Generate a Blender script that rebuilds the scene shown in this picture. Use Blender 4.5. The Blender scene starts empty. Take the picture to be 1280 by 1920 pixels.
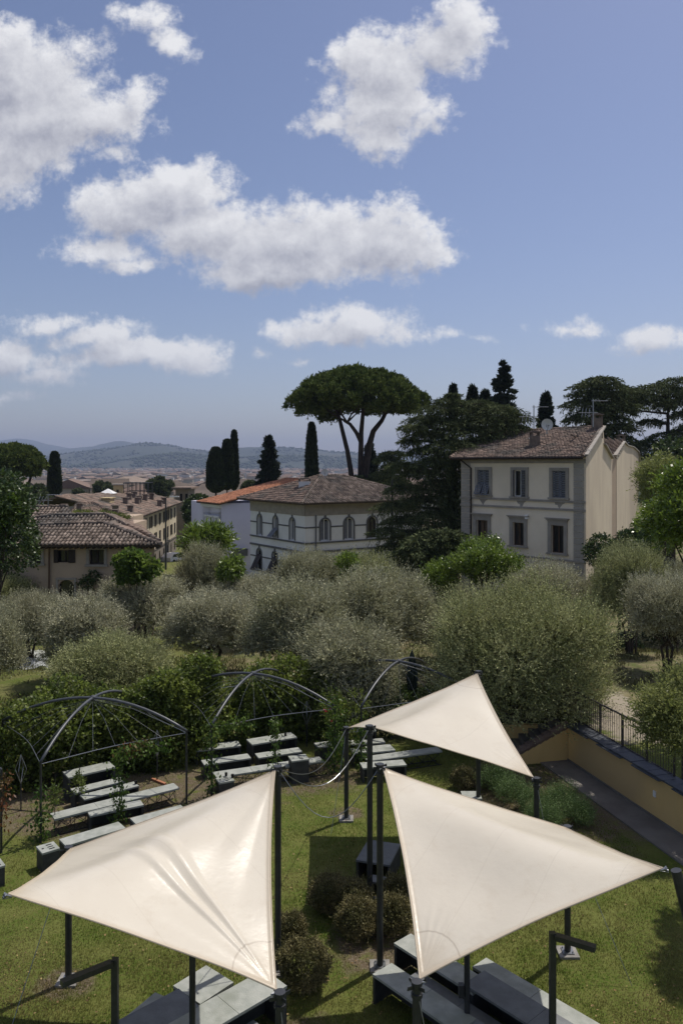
import bpy, math, random
import numpy as np
from mathutils import Vector, Matrix

R = math.radians
random.seed(7)
sc = bpy.context.scene
COL = sc.collection

# ------------------------------------------------------------------ camera
CAMZ, FPX, CX, HY = 9.6, 1493.0, 640.0, 870.0
cam_d = bpy.data.cameras.new('camera')
cam = bpy.data.objects.new('camera', cam_d)
COL.objects.link(cam)
cam.location = (0, 0, CAMZ)
cam.rotation_euler = (R(90), 0, 0)
cam_d.sensor_fit = 'VERTICAL'
cam_d.sensor_height = 36.0
cam_d.sensor_width = 24.0
cam_d.lens = 28.0
cam_d.shift_y = -(960.0 - HY) / 1920.0
cam_d.clip_start = 0.1
cam_d.clip_end = 60000
sc.camera = cam

# ------------------------------------------------------------------ light
SUN_EL, SUN_AZ = R(62), R(49)
sun_d = bpy.data.lights.new('sun', 'SUN')
sun_d.energy = 4.1
sun_d.angle = R(0.53)
sun_d.color = (1.0, 0.945, 0.86)
sun = bpy.data.objects.new('sun', sun_d)
COL.objects.link(sun)
SD = Vector((math.sin(SUN_AZ) * math.cos(SUN_EL), math.cos(SUN_AZ) * math.cos(SUN_EL), math.sin(SUN_EL)))
sun.rotation_euler = SD.to_track_quat('Z', 'Y').to_euler()
sun.location = (20, 20, 60)

sc.view_settings.view_transform = 'Standard'
sc.view_settings.look = 'None'
sc.view_settings.gamma = 1.0
sc.view_settings.exposure = 0.0
sc.view_settings.use_curve_mapping = False

# ------------------------------------------------------------------ world: physical sky with fair-weather cumulus
w = bpy.data.worlds.new('World')
sc.world = w
w.use_nodes = True
nt = w.node_tree
nt.nodes.clear()

def vm(t, op, a, b=None, s=None):
    n = t.nodes.new('ShaderNodeVectorMath'); n.operation = op
    for k, v in ((0, a), (1, b)):
        if v is None: continue
        if isinstance(v, (tuple, list)): n.inputs[k].default_value = v
        else: t.links.new(v, n.inputs[k])
    if s is not None:
        if isinstance(s, (int, float)): n.inputs['Scale'].default_value = s
        else: t.links.new(s, n.inputs['Scale'])
    return n.outputs['Value'] if op in ('LENGTH', 'DOT_PRODUCT', 'DISTANCE') else n.outputs[0]

def fm(t, op, a, b=None, c=None, clamp=False):
    n = t.nodes.new('ShaderNodeMath'); n.operation = op; n.use_clamp = clamp
    for k, v in ((0, a), (1, b), (2, c)):
        if v is None: continue
        if isinstance(v, (int, float)): n.inputs[k].default_value = v
        else: t.links.new(v, n.inputs[k])
    return n.outputs[0]

def noise(t, vec, scale, detail=4, rough=.5, dist=0.0, out='Fac'):
    n = t.nodes.new('ShaderNodeTexNoise')
    n.inputs['Scale'].default_value = scale
    n.inputs['Detail'].default_value = detail
    n.inputs['Roughness'].default_value = rough
    n.inputs['Distortion'].default_value = dist
    if vec is not None: t.links.new(vec, n.inputs['Vector'])
    return n.outputs[out]

def mixc(t, f, a, b, blend='MIX'):
    n = t.nodes.new('ShaderNodeMix'); n.data_type = 'RGBA'; n.blend_type = blend
    for k, v in ((0, f), (6, a), (7, b)):
        if isinstance(v, (int, float)): n.inputs[k].default_value = v
        elif isinstance(v, (tuple, list)): n.inputs[k].default_value = (*v[:3], 1)
        else: t.links.new(v, n.inputs[k])
    return n.outputs[2]

def sstep(t, v, a, b):
    n = t.nodes.new('ShaderNodeMapRange'); n.interpolation_type = 'SMOOTHSTEP'
    t.links.new(v, n.inputs['Value'])
    n.inputs['From Min'].default_value = a; n.inputs['From Max'].default_value = b
    return n.outputs['Result']

# cloud field: direction (u, v) = (x/y, z/y) of the sky; one soft ellipsoid per cloud lobe, eroded by noise
LOBES = [(10, 150, 175, 95), (70, 215, 175, 75), (0, 285, 120, 80), (175, 220, 95, 45), (258, 182, 38, 36), (25, 335, 55, 45),
         (285, 35, 48, 22), (322, 75, 36, 34), (225, 290, 36, 16),
         (875, 50, 50, 55), (815, 90, 90, 48), (725, 125, 100, 70), (735, 205, 95, 65), (715, 258, 65, 38), (620, 240, 60, 16), (618, 180, 14, 20),
         (325, 350, 120, 52), (245, 390, 110, 48), (380, 430, 130, 58), (560, 450, 175, 78), (700, 455, 130, 62), (790, 470, 75, 30), (200, 462, 88, 24), (260, 490, 60, 12), (520, 505, 150, 35),
         (740, 395, 55, 32), (600, 625, 95, 26), (670, 610, 92, 36), (620, 588, 50, 18),
         (95, 605, 78, 18), (190, 635, 90, 24), (265, 665, 140, 28), (350, 680, 65, 18), (20, 665, 85, 30), (80, 700, 50, 16), (62, 740, 36, 12), (10, 748, 30, 8),
         (832, 628, 42, 11), (892, 634, 22, 10), (1065, 622, 50, 16), (1222, 640, 60, 22), (1156, 660, 20, 8), (480, 668, 18, 9), (565, 686, 18, 6), (590, 122, 10, 7), (255, 615, 28, 12)]
g = bpy.data.node_groups.new('cloud_field', 'ShaderNodeTree')
g.interface.new_socket('P', in_out='INPUT', socket_type='NodeSocketVector')
g.interface.new_socket('F', in_out='OUTPUT', socket_type='NodeSocketFloat')
gi = g.nodes.new('NodeGroupInput'); go = g.nodes.new('NodeGroupOutput')
P0 = gi.outputs[0]
wv = noise(g, P0, 9, 3, .55, out='Color')
wv = vm(g, 'SUBTRACT', wv, (.5, .5, .5))
P1 = vm(g, 'ADD', P0, vm(g, 'SCALE', wv, None, .045))
best = None
for cx, cy, rx, ry in LOBES:
    u, v = (cx - CX) / FPX, (HY - cy) / FPX
    q = vm(g, 'SUBTRACT', P1, (u, v, 0))
    q = vm(g, 'MULTIPLY', q, (FPX / (rx * 1.22), FPX / (ry * 1.22), 0))
    f = fm(g, 'MULTIPLY', fm(g, 'SUBTRACT', 1.0, vm(g, 'LENGTH', q)), min(1.0, (math.sqrt(rx * ry) / 75) ** .8))
    best = f if best is None else fm(g, 'SMOOTH_MAX', best, f, .12)
n1 = fm(g, 'SUBTRACT', noise(g, P0, 15, 8, .62), .5)
n2 = fm(g, 'SUBTRACT', noise(g, P0, 48, 6, .65), .5)
n3 = fm(g, 'SUBTRACT', noise(g, P0, 130, 4, .6), .5)
f = fm(g, 'ADD', best, fm(g, 'MULTIPLY', n1, 1.55))
f = fm(g, 'ADD', f, fm(g, 'MULTIPLY', n2, .85))
f = fm(g, 'ADD', f, fm(g, 'MULTIPLY', n3, .24))
g.links.new(f, go.inputs[0])

tc = nt.nodes.new('ShaderNodeTexCoord')
sep = nt.nodes.new('ShaderNodeSeparateXYZ')
nt.links.new(tc.outputs['Generated'], sep.inputs[0])
dx, dy, dz = sep.outputs
ys = fm(nt, 'MAXIMUM', dy, .12)
cmb = nt.nodes.new('ShaderNodeCombineXYZ')
nt.links.new(fm(nt, 'DIVIDE', dx, ys), cmb.inputs[0])
nt.links.new(fm(nt, 'DIVIDE', dz, ys), cmb.inputs[1])
uv = cmb.outputs[0]
def fieldnode(vec):
    n = nt.nodes.new('ShaderNodeGroup'); n.node_tree = g
    nt.links.new(vec, n.inputs[0]); return n.outputs[0]
fA = fieldnode(uv)
fB = fieldnode(vm(nt, 'ADD', uv, (.010, .024, 0)))
# overhead and behind: cumulus of the same kind from a flat cloud layer
zs = fm(nt, 'MAXIMUM', dz, .04)
cm2 = nt.nodes.new('ShaderNodeCombineXYZ')
nt.links.new(fm(nt, 'DIVIDE', dx, zs), cm2.inputs[0]); nt.links.new(fm(nt, 'DIVIDE', dy, zs), cm2.inputs[1])
gen = fm(nt, 'MULTIPLY', fm(nt, 'SUBTRACT', noise(nt, cm2.outputs[0], .9, 8, .58), .53), 3.0)
inview = sstep(nt, dy, .45, .6)
low = sstep(nt, dz, .05, .25)
gen = fm(nt, 'SUBTRACT', gen, fm(nt, 'SUBTRACT', 1.0, low))
mxf = nt.nodes.new('ShaderNodeMix')
nt.links.new(inview, mxf.inputs[0]); nt.links.new(gen, mxf.inputs[2]); nt.links.new(fA, mxf.inputs[3])
fld = mxf.outputs[0]
dens = sstep(nt, fld, -.10, .42)
dens = fm(nt, 'MULTIPLY', dens, .97)
# thickness and sunward gradient decide how bright a cloud lobe is
grad = fm(nt, 'SUBTRACT', fA, fB)
lum = fm(nt, 'ADD', fm(nt, 'MULTIPLY', grad, .85), .62)
lum = fm(nt, 'SUBTRACT', lum, fm(nt, 'MULTIPLY', fm(nt, 'SUBTRACT', fA, .25), .55))
lum = fm(nt, 'ADD', lum, fm(nt, 'MULTIPLY', fm(nt, 'SUBTRACT', noise(nt, uv, 7, 2, .5), .5), .60), None, True)
ccol = mixc(nt, lum, (.40, .41, .48), (.88, .88, .90))
sky = nt.nodes.new('ShaderNodeTexSky')
sky.sky_type = 'NISHITA'
sky.sun_disc = False
sky.sun_elevation = SUN_EL
sky.sun_rotation = SUN_AZ
sky.altitude = 100
sky.air_density = 1.0
sky.dust_density = 1.0
sky.ozone_density = 3.8
SKY_K = 0.102
skyc = vm(nt, 'MULTIPLY', vm(nt, 'SCALE', sky.outputs[0], None, SKY_K), (1.10, .955, .965))
hs = sstep(nt, dz, -.02, .16)
cdens = fm(nt, 'MULTIPLY', dens, fm(nt, 'ADD', .55, fm(nt, 'MULTIPLY', hs, .45)))
tot = mixc(nt, cdens, skyc, ccol)
bg = nt.nodes.new('ShaderNodeBackground')
nt.links.new(tot, bg.inputs['Color'])
bg.inputs['Strength'].default_value = 1.0
wo = nt.nodes.new('ShaderNodeOutputWorld')
nt.links.new(bg.outputs[0], wo.inputs['Surface'])

# ------------------------------------------------------------------ projection helpers (photo pixel -> world point)
def at_z(px, py, z=0.0):
    d = (CAMZ - z) * FPX / (py - HY)
    return Vector(((px - CX) / FPX * d, d, z))
def at_d(px, py, d):
    return Vector(((px - CX) / FPX * d, d, CAMZ - (py - HY) / FPX * d))
def hit(px, py, p0, n):
    dr = Vector(((px - CX) / FPX, 1, -(py - HY) / FPX))
    c = Vector((0, 0, CAMZ))
    return c + dr * ((p0 - c).dot(n) / dr.dot(n))

# ------------------------------------------------------------------ object helpers
def link(name, me, parent=None, mat=None, kind=None):
    o = bpy.data.objects.new(name, me)
    COL.objects.link(o)
    if parent: o.parent = parent
    if mat and me and not me.materials: me.materials.append(mat)
    if kind: o['kind'] = kind
    return o
def thing(name, label, cat, loc=(0, 0, 0), group=None, rotz=0):
    o = bpy.data.objects.new(name, None)
    COL.objects.link(o)
    o.location = loc; o.rotation_euler = (0, 0, rotz)
    o.empty_display_size = .2
    o['label'] = label; o['category'] = cat
    if group: o['group'] = group
    return o
def tag(o, label, cat, group=None):
    o['label'] = label; o['category'] = cat
    if group: o['group'] = group
    return o
def np_mesh(name, V, F):
    V = np.asarray(V, dtype=np.float32); F = np.asarray(F, dtype=np.int32)
    me = bpy.data.meshes.new(name)
    k = F.shape[1]
    me.vertices.add(len(V)); me.vertices.foreach_set('co', V.ravel())
    me.loops.add(F.size); me.loops.foreach_set('vertex_index', F.ravel())
    me.polygons.add(len(F))
    me.polygons.foreach_set('loop_start', np.arange(len(F), dtype=np.int32) * k)
    me.polygons.foreach_set('loop_total', np.full(len(F), k, dtype=np.int32))
    me.update(calc_edges=True)
    return me

class MB:
    def __init__(s): s.v = []; s.f = []
    def add(s, vs, fs):
        b = len(s.v); s.v += [tuple(p) for p in vs]; s.f += [tuple(i + b for i in f) for f in fs]; return s
    def hexa(s, c):       # 8 corners: bottom ring then top ring
        return s.add(c, [(3, 2, 1, 0), (4, 5, 6, 7), (0, 1, 5, 4), (1, 2, 6, 5), (2, 3, 7, 6), (3, 0, 4, 7)])
    def box(s, x0, x1, y0, y1, z0, z1):
        return s.hexa([(x0, y0, z0), (x1, y0, z0), (x1, y1, z0), (x0, y1, z0), (x0, y0, z1), (x1, y0, z1), (x1, y1, z1), (x0, y1, z1)])
    def fbox(s, F, u0, u1, w0, w1, z0, z1):
        return s.hexa([F.p(u0, w1, z0), F.p(u1, w1, z0), F.p(u1, w0, z0), F.p(u0, w0, z0), F.p(u0, w1, z1), F.p(u1, w1, z1), F.p(u1, w0, z1), F.p(u0, w0, z1)])
    def prism(s, pts, off):  # polygon extruded by vector
        n = len(pts); off = Vector(off)
        vs = [Vector(p) for p in pts] + [Vector(p) + off for p in pts]
        fs = [tuple(range(n - 1, -1, -1)), tuple(range(n, 2 * n))] + [(i, (i + 1) % n, n + (i + 1) % n, n + i) for i in range(n)]
        return s.add(vs, fs)
    def tube(s, path, r, n=8, cap=True):
        path = [Vector(p) for p in path]
        rs = r if isinstance(r, (list, tuple)) else [r] * len(path)
        vs = []; m = len(path)
        prev = None
        for i, p in enumerate(path):
            t = (path[min(i + 1, m - 1)] - path[max(i - 1, 0)]).normalized()
            a = prev if prev is not None else (Vector((1, 0, 0)) if abs(t.x) < .9 else Vector((0, 1, 0)))
            a = (a - t * a.dot(t)).normalized(); b = t.cross(a); prev = a
            for k in range(n):
                an = 2 * math.pi * k / n
                vs.append(p + (a * math.cos(an) + b * math.sin(an)) * rs[i])
        fs = []
        for i in range(m - 1):
            for k in range(n):
                k2 = (k + 1) % n
                fs.append((i * n + k, i * n + k2, (i + 1) * n + k2, (i + 1) * n + k))
        if cap:
            fs.append(tuple(range(n - 1, -1, -1))); fs.append(tuple((m - 1) * n + k for k in range(n)))
        return s.add(vs, fs)
    def bar(s, a, b, w, h=None):   # square bar
        a, b = Vector(a), Vector(b); t = (b - a).normalized()
        up = Vector((0, 0, 1)) if abs(t.z) < .95 else Vector((0, 1, 0))
        sd = t.cross(up).normalized() * w / 2; u = sd.cross(t).normalized() * (h or w) / 2
        return s.hexa([a - sd - u, a + sd - u, b + sd - u, b - sd - u, a - sd + u, a + sd + u, b + sd + u, b - sd + u])
    def ball(s, c, r, n=10, m=6, sz=1.0):
        c = Vector(c); vs = [c + Vector((0, 0, -r * sz))]
        for j in range(1, m):
            ph = math.pi * j / m - math.pi / 2
            for k in range(n):
                th = 2 * math.pi * k / n
                vs.append(c + Vector((r * math.cos(ph) * math.cos(th), r * math.cos(ph) * math.sin(th), r * sz * math.sin(ph))))
        vs.append(c + Vector((0, 0, r * sz)))
        fs = [(0, 1 + (k + 1) % n, 1 + k) for k in range(n)]
        for j in range(m - 2):
            for k in range(n):
                a = 1 + j * n + k; b2 = 1 + j * n + (k + 1) % n
                fs.append((a, b2, b2 + n, a + n))
        e = len(vs) - 1; q = 1 + (m - 2) * n
        fs += [(q + k, q + (k + 1) % n, e) for k in range(n)]
        return s.add(vs, fs)
    def mesh(s, name, off=(0, 0, 0)):
        me = bpy.data.meshes.new(name)
        ox, oy, oz = off
        me.from_pydata([(x - ox, y - oy, z - oz) for x, y, z in s.v], [], s.f)
        me.update()
        return me
    def build(s, name, mat, parent=None, kind=None, smooth=False, base=None):
        off = base if base is not None else (tuple(parent_loc(parent)) if parent else (0, 0, 0))
        me = s.mesh(name, off)
        if smooth:
            me.polygons.foreach_set('use_smooth', [True] * len(me.polygons))
        return link(name, me, parent, mat, kind)
def build_boxes(mb, name, matl, parent):
    """one object per eight-cornered piece"""
    for k in range(0, len(mb.v), 8):
        q = MB(); q.hexa(mb.v[k:k + 8]); q.build(name, matl, parent)
def parent_loc(o):
    l = Vector((0, 0, 0))
    while o is not None:
        l += Vector(o.location); o = o.parent
    return l
def single(mb, name, mat, label, cat, loc, group=None, smooth=False):
    """a thing that is one mesh: origin at its base"""
    o = mb.build(name, mat, None, None, smooth, base=tuple(loc)); o.location = loc
    return tag(o, label, cat, group)

class Fr:
    """a vertical facade: P origin, U runs along it, N looks out of it"""
    def __init__(s, P, U):
        s.P = Vector((P[0], P[1], 0)); s.U = Vector((U[0], U[1], 0)).normalized()
        s.N = Vector((s.U.y, -s.U.x, 0))
    def p(s, u, w, z): return s.P + s.U * u + s.N * w + Vector((0, 0, z))
    def px(s, px, py, w=0):
        h = hit(px, py, s.P + s.N * w, s.N)
        return (h - s.P).dot(s.U), h.z

# ------------------------------------------------------------------ materials
MATS = {}
def mat(name, c1, c2=None, scale=3.0, rough=.8, bump=0.0, bscale=None, island=0.0, trans=0.0, spec=.3, c3=None, metal=0.0, detail=6, gscale=None, tcol=None):
    m = bpy.data.materials.new(name); m.use_nodes = True
    t = m.node_tree; b = t.nodes['Principled BSDF']; out = t.nodes['Material Output']
    co = t.nodes.new('ShaderNodeTexCoord').outputs['Object']
    if gscale: co = vm(t, 'MULTIPLY', co, gscale)
    c = None
    if c2 is not None:
        f = noise(t, co, scale, detail, .6)
        f = sstep(t, f, .32, .68)
        c = mixc(t, f, c1, c2)
    if c3 is not None:
        f = sstep(t, noise(t, co, scale * .23, 3, .6), .45, .65)
        c = mixc(t, f, c, c3)
    if island > 0:
        gn = t.nodes.new('ShaderNodeNewGeometry')
        r = fm(t, 'ADD', fm(t, 'MULTIPLY', gn.outputs['Random Per Island'], 2 * island), 1 - island)
        src = c if c is not None else None
        if src is None:
            rgb = t.nodes.new('ShaderNodeRGB'); rgb.outputs[0].default_value = (*c1, 1); src = rgb.outputs[0]
        c = vm(t, 'SCALE', src, None, r)
    if c is not None: t.links.new(c, b.inputs['Base Color'])
    else: b.inputs['Base Color'].default_value = (*c1, 1)
    b.inputs['Roughness'].default_value = rough
    b.inputs['Specular IOR Level'].default_value = spec
    b.inputs['Metallic'].default_value = metal
    if bump:
        bn = t.nodes.new('ShaderNodeBump'); bn.inputs['Strength'].default_value = bump; bn.inputs['Distance'].default_value = .05
        t.links.new(noise(t, co, bscale or scale * 4, 6, .65), bn.inputs['Height'])
        t.links.new(bn.outputs[0], b.inputs['Normal'])
    if trans:
        tr = t.nodes.new('ShaderNodeBsdfTranslucent'); mx = t.nodes.new('ShaderNodeMixShader')
        mx.inputs[0].default_value = trans
        if tcol: tr.inputs[0].default_value = (*tcol, 1)
        elif c is not None: t.links.new(c, tr.inputs[0])
        else: tr.inputs[0].default_value = (*c1, 1)
        t.links.new(b.outputs[0], mx.inputs[1]); t.links.new(tr.outputs[0], mx.inputs[2])
        t.links.new(mx.outputs[0], out.inputs['Surface'])
    MATS[name] = m
    return m

def leafmat(name, c1, c2, isl=.45, rough=.55, trans=.3, spec=.35, scale=1.2, tcol=None):
    return mat(name, c1, c2, scale, rough, 0, None, isl, trans, spec, detail=2, tcol=tcol)
M_olive = leafmat('olive_leaf', (.27, .27, .15), (.42, .41, .275), .6, .6, .2, .2)
M_olive2 = leafmat('olive_leaf_silver', (.315, .31, .195), (.47, .455, .32), .6, .6, .2, .2)
M_olive3 = leafmat('olive_leaf_green', (.235, .255, .105), (.385, .39, .195), .65, .6, .2, .2)
M_pine = leafmat('pine_needle', (.060, .090, .022), (.125, .155, .038), .4, .8, .12, .1)
M_cedar = leafmat('cedar_needle', (.055, .072, .032), (.125, .145, .065), .45, .85, .15, .08)
M_cypr = leafmat('cypress_foliage', (.022, .034, .014), (.040, .055, .022), .4, .7, .08)
M_fir = leafmat('fir_needle', (.020, .032, .018), (.035, .050, .028), .4, .7, .08)
M_broad = leafmat('broad_leaf', (.08, .14, .022), (.14, .20, .035), .5, .45, .5, .4)
M_broadd = leafmat('broad_leaf_dark', (.04, .07, .018), (.075, .11, .03), .5, .4, .22, .45)
M_laurel = leafmat('laurel_leaf', (.10, .155, .022), (.175, .24, .04), .5, .35, .35, .5)
M_bamboo = leafmat('bamboo_leaf', (.19, .22, .06), (.26, .28, .10), .4, .5, .5)
M_hedge = leafmat('creeper_leaf', (.085, .125, .022), (.19, .23, .045), .55, .5, .45, .45)
M_vine = leafmat('vine_leaf', (.05, .10, .015), (.11, .17, .03), .5, .5, .4)
M_vined = leafmat('vine_leaf_red', (.16, .05, .02), (.12, .10, .03), .5, .5, .4)
M_ball = leafmat('clipped_shrub_leaf', (.09, .09, .03), (.23, .195, .085), .6, .6, .15)
M_herb = leafmat('rosemary_leaf', (.085, .14, .04), (.15, .22, .075), .5, .6, .2)
M_farwood = mat('far_foliage', (.03, .045, .02), (.05, .065, .03), .05, .9)
M_bark = mat('bark', (.085, .065, .05), (.035, .028, .022), 6, .9, .6, gscale=(1, 1, .25))
M_barkd = mat('pine_bark', (.06, .045, .036), (.025, .02, .017), 5, .9, .6, gscale=(1, 1, .25))
M_steel = mat('dark_painted_steel', (.022, .024, .026), (.035, .036, .038), 8, .42, .05, spec=.5)
M_arch = mat('grey_painted_steel', (.075, .080, .090), (.05, .054, .06), 4, .4, .04, spec=.5)
M_wire = mat('steel_cable', (.28, .29, .30), None, rough=.35, metal=.8)
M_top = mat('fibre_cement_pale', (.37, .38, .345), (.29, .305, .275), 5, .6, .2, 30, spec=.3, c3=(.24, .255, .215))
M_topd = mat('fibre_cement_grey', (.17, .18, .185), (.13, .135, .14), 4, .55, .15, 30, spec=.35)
M_panel = mat('dark_side_panel', (.055, .056, .054), (.035, .036, .036), 6, .6, .1)
M_concrete = mat('concrete', (.30, .285, .26), (.2, .19, .175), 4, .85, .4, 25)
M_pathc = mat('concrete_path', (.20, .185, .165), (.15, .135, .12), 1.2, .9, .4, 18)
M_slot = mat('black_slot', (.006, .006, .006), None, rough=.9)

# ------------------------------------------------------------------ terrain
def ss(x, a, b):
    t = np.clip((x - a) / (b - a), 0, 1); return t * t * (3 - 2 * t)
WA, WB = Vector((7.3, 25.7, 0)), Vector((8.8, 20.2, 0))      # foot line of the yellow retaining wall
WD = (WB - WA).normalized(); WNV = Vector((WD.y, -WD.x, 0))   # points to the lawn side (negative x)
if WNV.x > 0: WNV = -WNV
def hgt(x, y):
    x = np.asarray(x, float); y = np.asarray(y, float)
    sd = -((x - WA.x) * WNV.x + (y - WA.y) * WNV.y)           # metres behind the wall line
    wallpart = ss(sd, .12, .22) * (1 - ss(y, 25.5, 25.9))
    back = ss(x, 5.6, 7.6) * ss(y, 26.9, 28.5) * (1 - ss(y, 32, 44))
    up = 1.17 * np.maximum(wallpart, np.where(y > 25.5, np.maximum(back, ss(sd, .12, .3) * ss(x, 7.2, 7.5) * (1 - ss(y, 32, 44))), 0))
    up = up * (1 - ss(y, 45, 60) * .4)
    bumps = .06 * np.sin(x * .9 + y * .5) * np.sin(y * .7 - x * .3) * ss(y, 27, 34)
    far = -1.2 * ss(y, 46, 62) - 3.0 * ss(y, 62, 110) - 9.5 * ss(y, 110, 420) - 20.0 * ss(y, 420, 1100)
    rt = 6.0 * ss(x, 22, 60) * ss(y, 45, 80) * (1 - ss(y, 200, 500))
    return up + bumps + far + rt
def H(x, y): return float(hgt(x, y))

xs = np.unique(np.concatenate([np.linspace(-9000, -600, 15), np.linspace(-600, -60, 28), np.linspace(-60, -14, 24), np.linspace(-14, 6.5, 42), np.linspace(6.5, 12, 111), np.linspace(12, 60, 40), np.linspace(60, 600, 28), np.linspace(600, 9000, 15)]))
ysl = np.unique(np.concatenate([np.linspace(-30, 8, 12), np.linspace(8, 25.3, 40), np.linspace(25.3, 30, 48), np.linspace(30, 60, 60), np.linspace(60, 150, 46), np.linspace(150, 1200, 60), np.linspace(1200, 14000, 20)]))
X, Y = np.meshgrid(xs, ysl)
Z = hgt(X, Y)
V = np.stack([X, Y, Z], -1).reshape(-1, 3)
nx, ny = len(xs), len(ysl)
ii = (np.arange(ny - 1)[:, None] * nx + np.arange(nx - 1)[None, :]).ravel()
F4 = np.stack([ii, ii + 1, ii + nx + 1, ii + nx], -1)
gm = np_mesh('ground', V, F4)
gm.polygons.foreach_set('use_smooth', [True] * len(gm.polygons))

mg = bpy.data.materials.new('garden_ground'); mg.use_nodes = True
t = mg.node_tree; b = t.nodes['Principled BSDF']
co = t.nodes.new('ShaderNodeTexCoord').outputs['Object']
sp = t.nodes.new('ShaderNodeSeparateXYZ'); t.links.new(co, sp.inputs[0])
gA = mixc(t, sstep(t, noise(t, co, 1.1, 6, .65), .36, .64), (.085, .125, .020), (.15, .165, .045))
gA = mixc(t, sstep(t, noise(t, co, 14, 4, .7), .4, .62), gA, (.12, .125, .035))
soil = mixc(t, noise(t, co, 5, 6, .65), (.095, .070, .045), (.17, .135, .09))
soil = mixc(t, sstep(t, noise(t, co, 22, 3, .6), .55, .68), soil, (.28, .24, .18))
def blob(cx, cy, rx, ry, e0=.75, e1=1.15):
    q = vm(t, 'MULTIPLY', vm(t, 'SUBTRACT', co, (cx, cy, 0)), (1 / rx, 1 / ry, 0))
    l = fm(t, 'ADD', vm(t, 'LENGTH', q), fm(t, 'MULTIPLY', fm(t, 'SUBTRACT', noise(t, co, 1.7, 5, .65), .5), 1.3))
    return sstep(t, l, e1, e0)
m_s = None
for bb in [(-6.8, 23.0, 4.6, 2.8), (-2.0, 24.6, 3.0, 1.6), (-5.1, 14.7, .55, .5), (.15, 21.9, .5, .4), (.75, 16.1, 1.0, 1.3), (5.6, 22.8, 2.2, 3.2), (-.6, 12.9, .9, .9), (7.0, 23, 1.5, 3)]:
    f_ = blob(*bb); m_s = f_ if m_s is None else fm(t, 'MAXIMUM', m_s, f_)
m_s = fm(t, 'MULTIPLY', m_s, sstep(t, noise(t, co, 3.1, 5, .7), .28, .55))
dry = mixc(t, sstep(t, noise(t, co, .55, 6, .7), .38, .6), (.085, .115, .028), (.235, .200, .115))
dry = mixc(t, sstep(t, noise(t, co, 9, 4, .7), .45, .65), dry, (.13, .11, .065))
farm = sstep(t, sp.outputs[1], 26.5, 29.5)
# the orchard's left glade is greener, the raised right bank drier
glade = sstep(t, sp.outputs[0], -5, -8)
dry = mixc(t, fm(t, 'MULTIPLY', glade, .7), dry, gA)
cg = mixc(t, m_s, gA, soil)
cg = mixc(t, farm, cg, dry)
bankp = blob(9.2, 27.0, 1.3, 3.2, .8, 1.1)
cg = mixc(t, bankp, cg, (.33, .285, .22))
plain = sstep(t, sp.outputs[1], 90, 240)
pl = mixc(t, sstep(t, noise(t, co, .012, 5, .6), .42, .6), (.05, .065, .03), (.15, .125, .09))
cg = mixc(t, plain, cg, pl)
t.links.new(cg, b.inputs['Base Color']); b.inputs['Roughness'].default_value = .95; b.inputs['Specular IOR Level'].default_value = .1
bn = t.nodes.new('ShaderNodeBump'); bn.inputs['Strength'].default_value = .7; bn.inputs['Distance'].default_value = .06
t.links.new(noise(t, co, 18, 6, .75), bn.inputs['Height']); t.links.new(bn.outputs[0], b.inputs['Normal'])
link('ground', gm, None, mg, 'structure')

# concrete path along the foot of the wall, 4 mm.. a real slab
mb = MB()
pa = WA + WNV * .95 - WD * .3; pb = WA - WD * .3; pc = WA + WD * 14; pd = pc + WNV * .95
mb.prism([(p.x, p.y, -.05) for p in (pa, pd, pc, pb)], (0, 0, .09))
mb.build('path', M_pathc, None, 'structure')

# ------------------------------------------------------------------ grass: short blades over the near lawn
rng = np.random.default_rng(5)
def vnoise(x, y, s, seed=0):
    r = np.random.default_rng(seed); g_ = r.random((64, 64))
    fx = x * s; fy = y * s; i = np.floor(fx).astype(int); j = np.floor(fy).astype(int); a = fx - i; c = fy - j
    a = a * a * (3 - 2 * a); c = c * c * (3 - 2 * c)
    G = lambda p, q: g_[p % 64, q % 64]
    return (G(i, j) * (1 - a) + G(i + 1, j) * a) * (1 - c) + (G(i, j + 1) * (1 - a) + G(i + 1, j + 1) * a) * c
N = 430000
gy = 11 + 16 * rng.random(N) ** 1.35
gx = (rng.random(N) * 2 - 1) * .47 * gy + .0
keep = (gx < 6.4 + (25 - gy) * .2)
keep &= ~((((gx + 6.8) / 4.3) ** 2 + ((gy - 23) / 2.5) ** 2 < 1) & (rng.random(N) < .75))
keep &= ~((((gx - .75) / .8) ** 2 + ((gy - 16.1) / 1.1) ** 2 < 1) & (rng.random(N) < .7))
keep &= vnoise(gx, gy, 1.3, 2) * .5 + vnoise(gx, gy, 4.1, 3) * .5 > rng.random(N) * .62
gx = gx[keep]; gy = gy[keep]; n = len(gx)
hh = (.018 + .035 * rng.random(n)) * (.7 + .7 * vnoise(gx, gy, .8, 4))
an = rng.random(n) * 6.283; ln = rng.random(n) * .03
wv_ = .006
ca, sa = np.cos(an), np.sin(an)
V = np.stack([np.stack([gx - ca * wv_, gy - sa * wv_, 0 * gx], -1), np.stack([gx + ca * wv_, gy + sa * wv_, 0 * gx], -1), np.stack([gx - sa * ln, gy + ca * ln, hh], -1)], 1).reshape(-1, 3)
gme = np_mesh('lawn_grass', V, np.arange(3 * n).reshape(-1, 3))
M_grass = mat('grass_blade', (.11, .165, .022), (.20, .21, .05), 1.1, .6, 0, None, .45, .35, .3, c3=(.23, .19, .075), detail=5)
o = link('lawn_grass', gme, None, M_grass, 'stuff'); tag(o, 'short green lawn grass with dry tan patches around the sails', 'grass')

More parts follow.
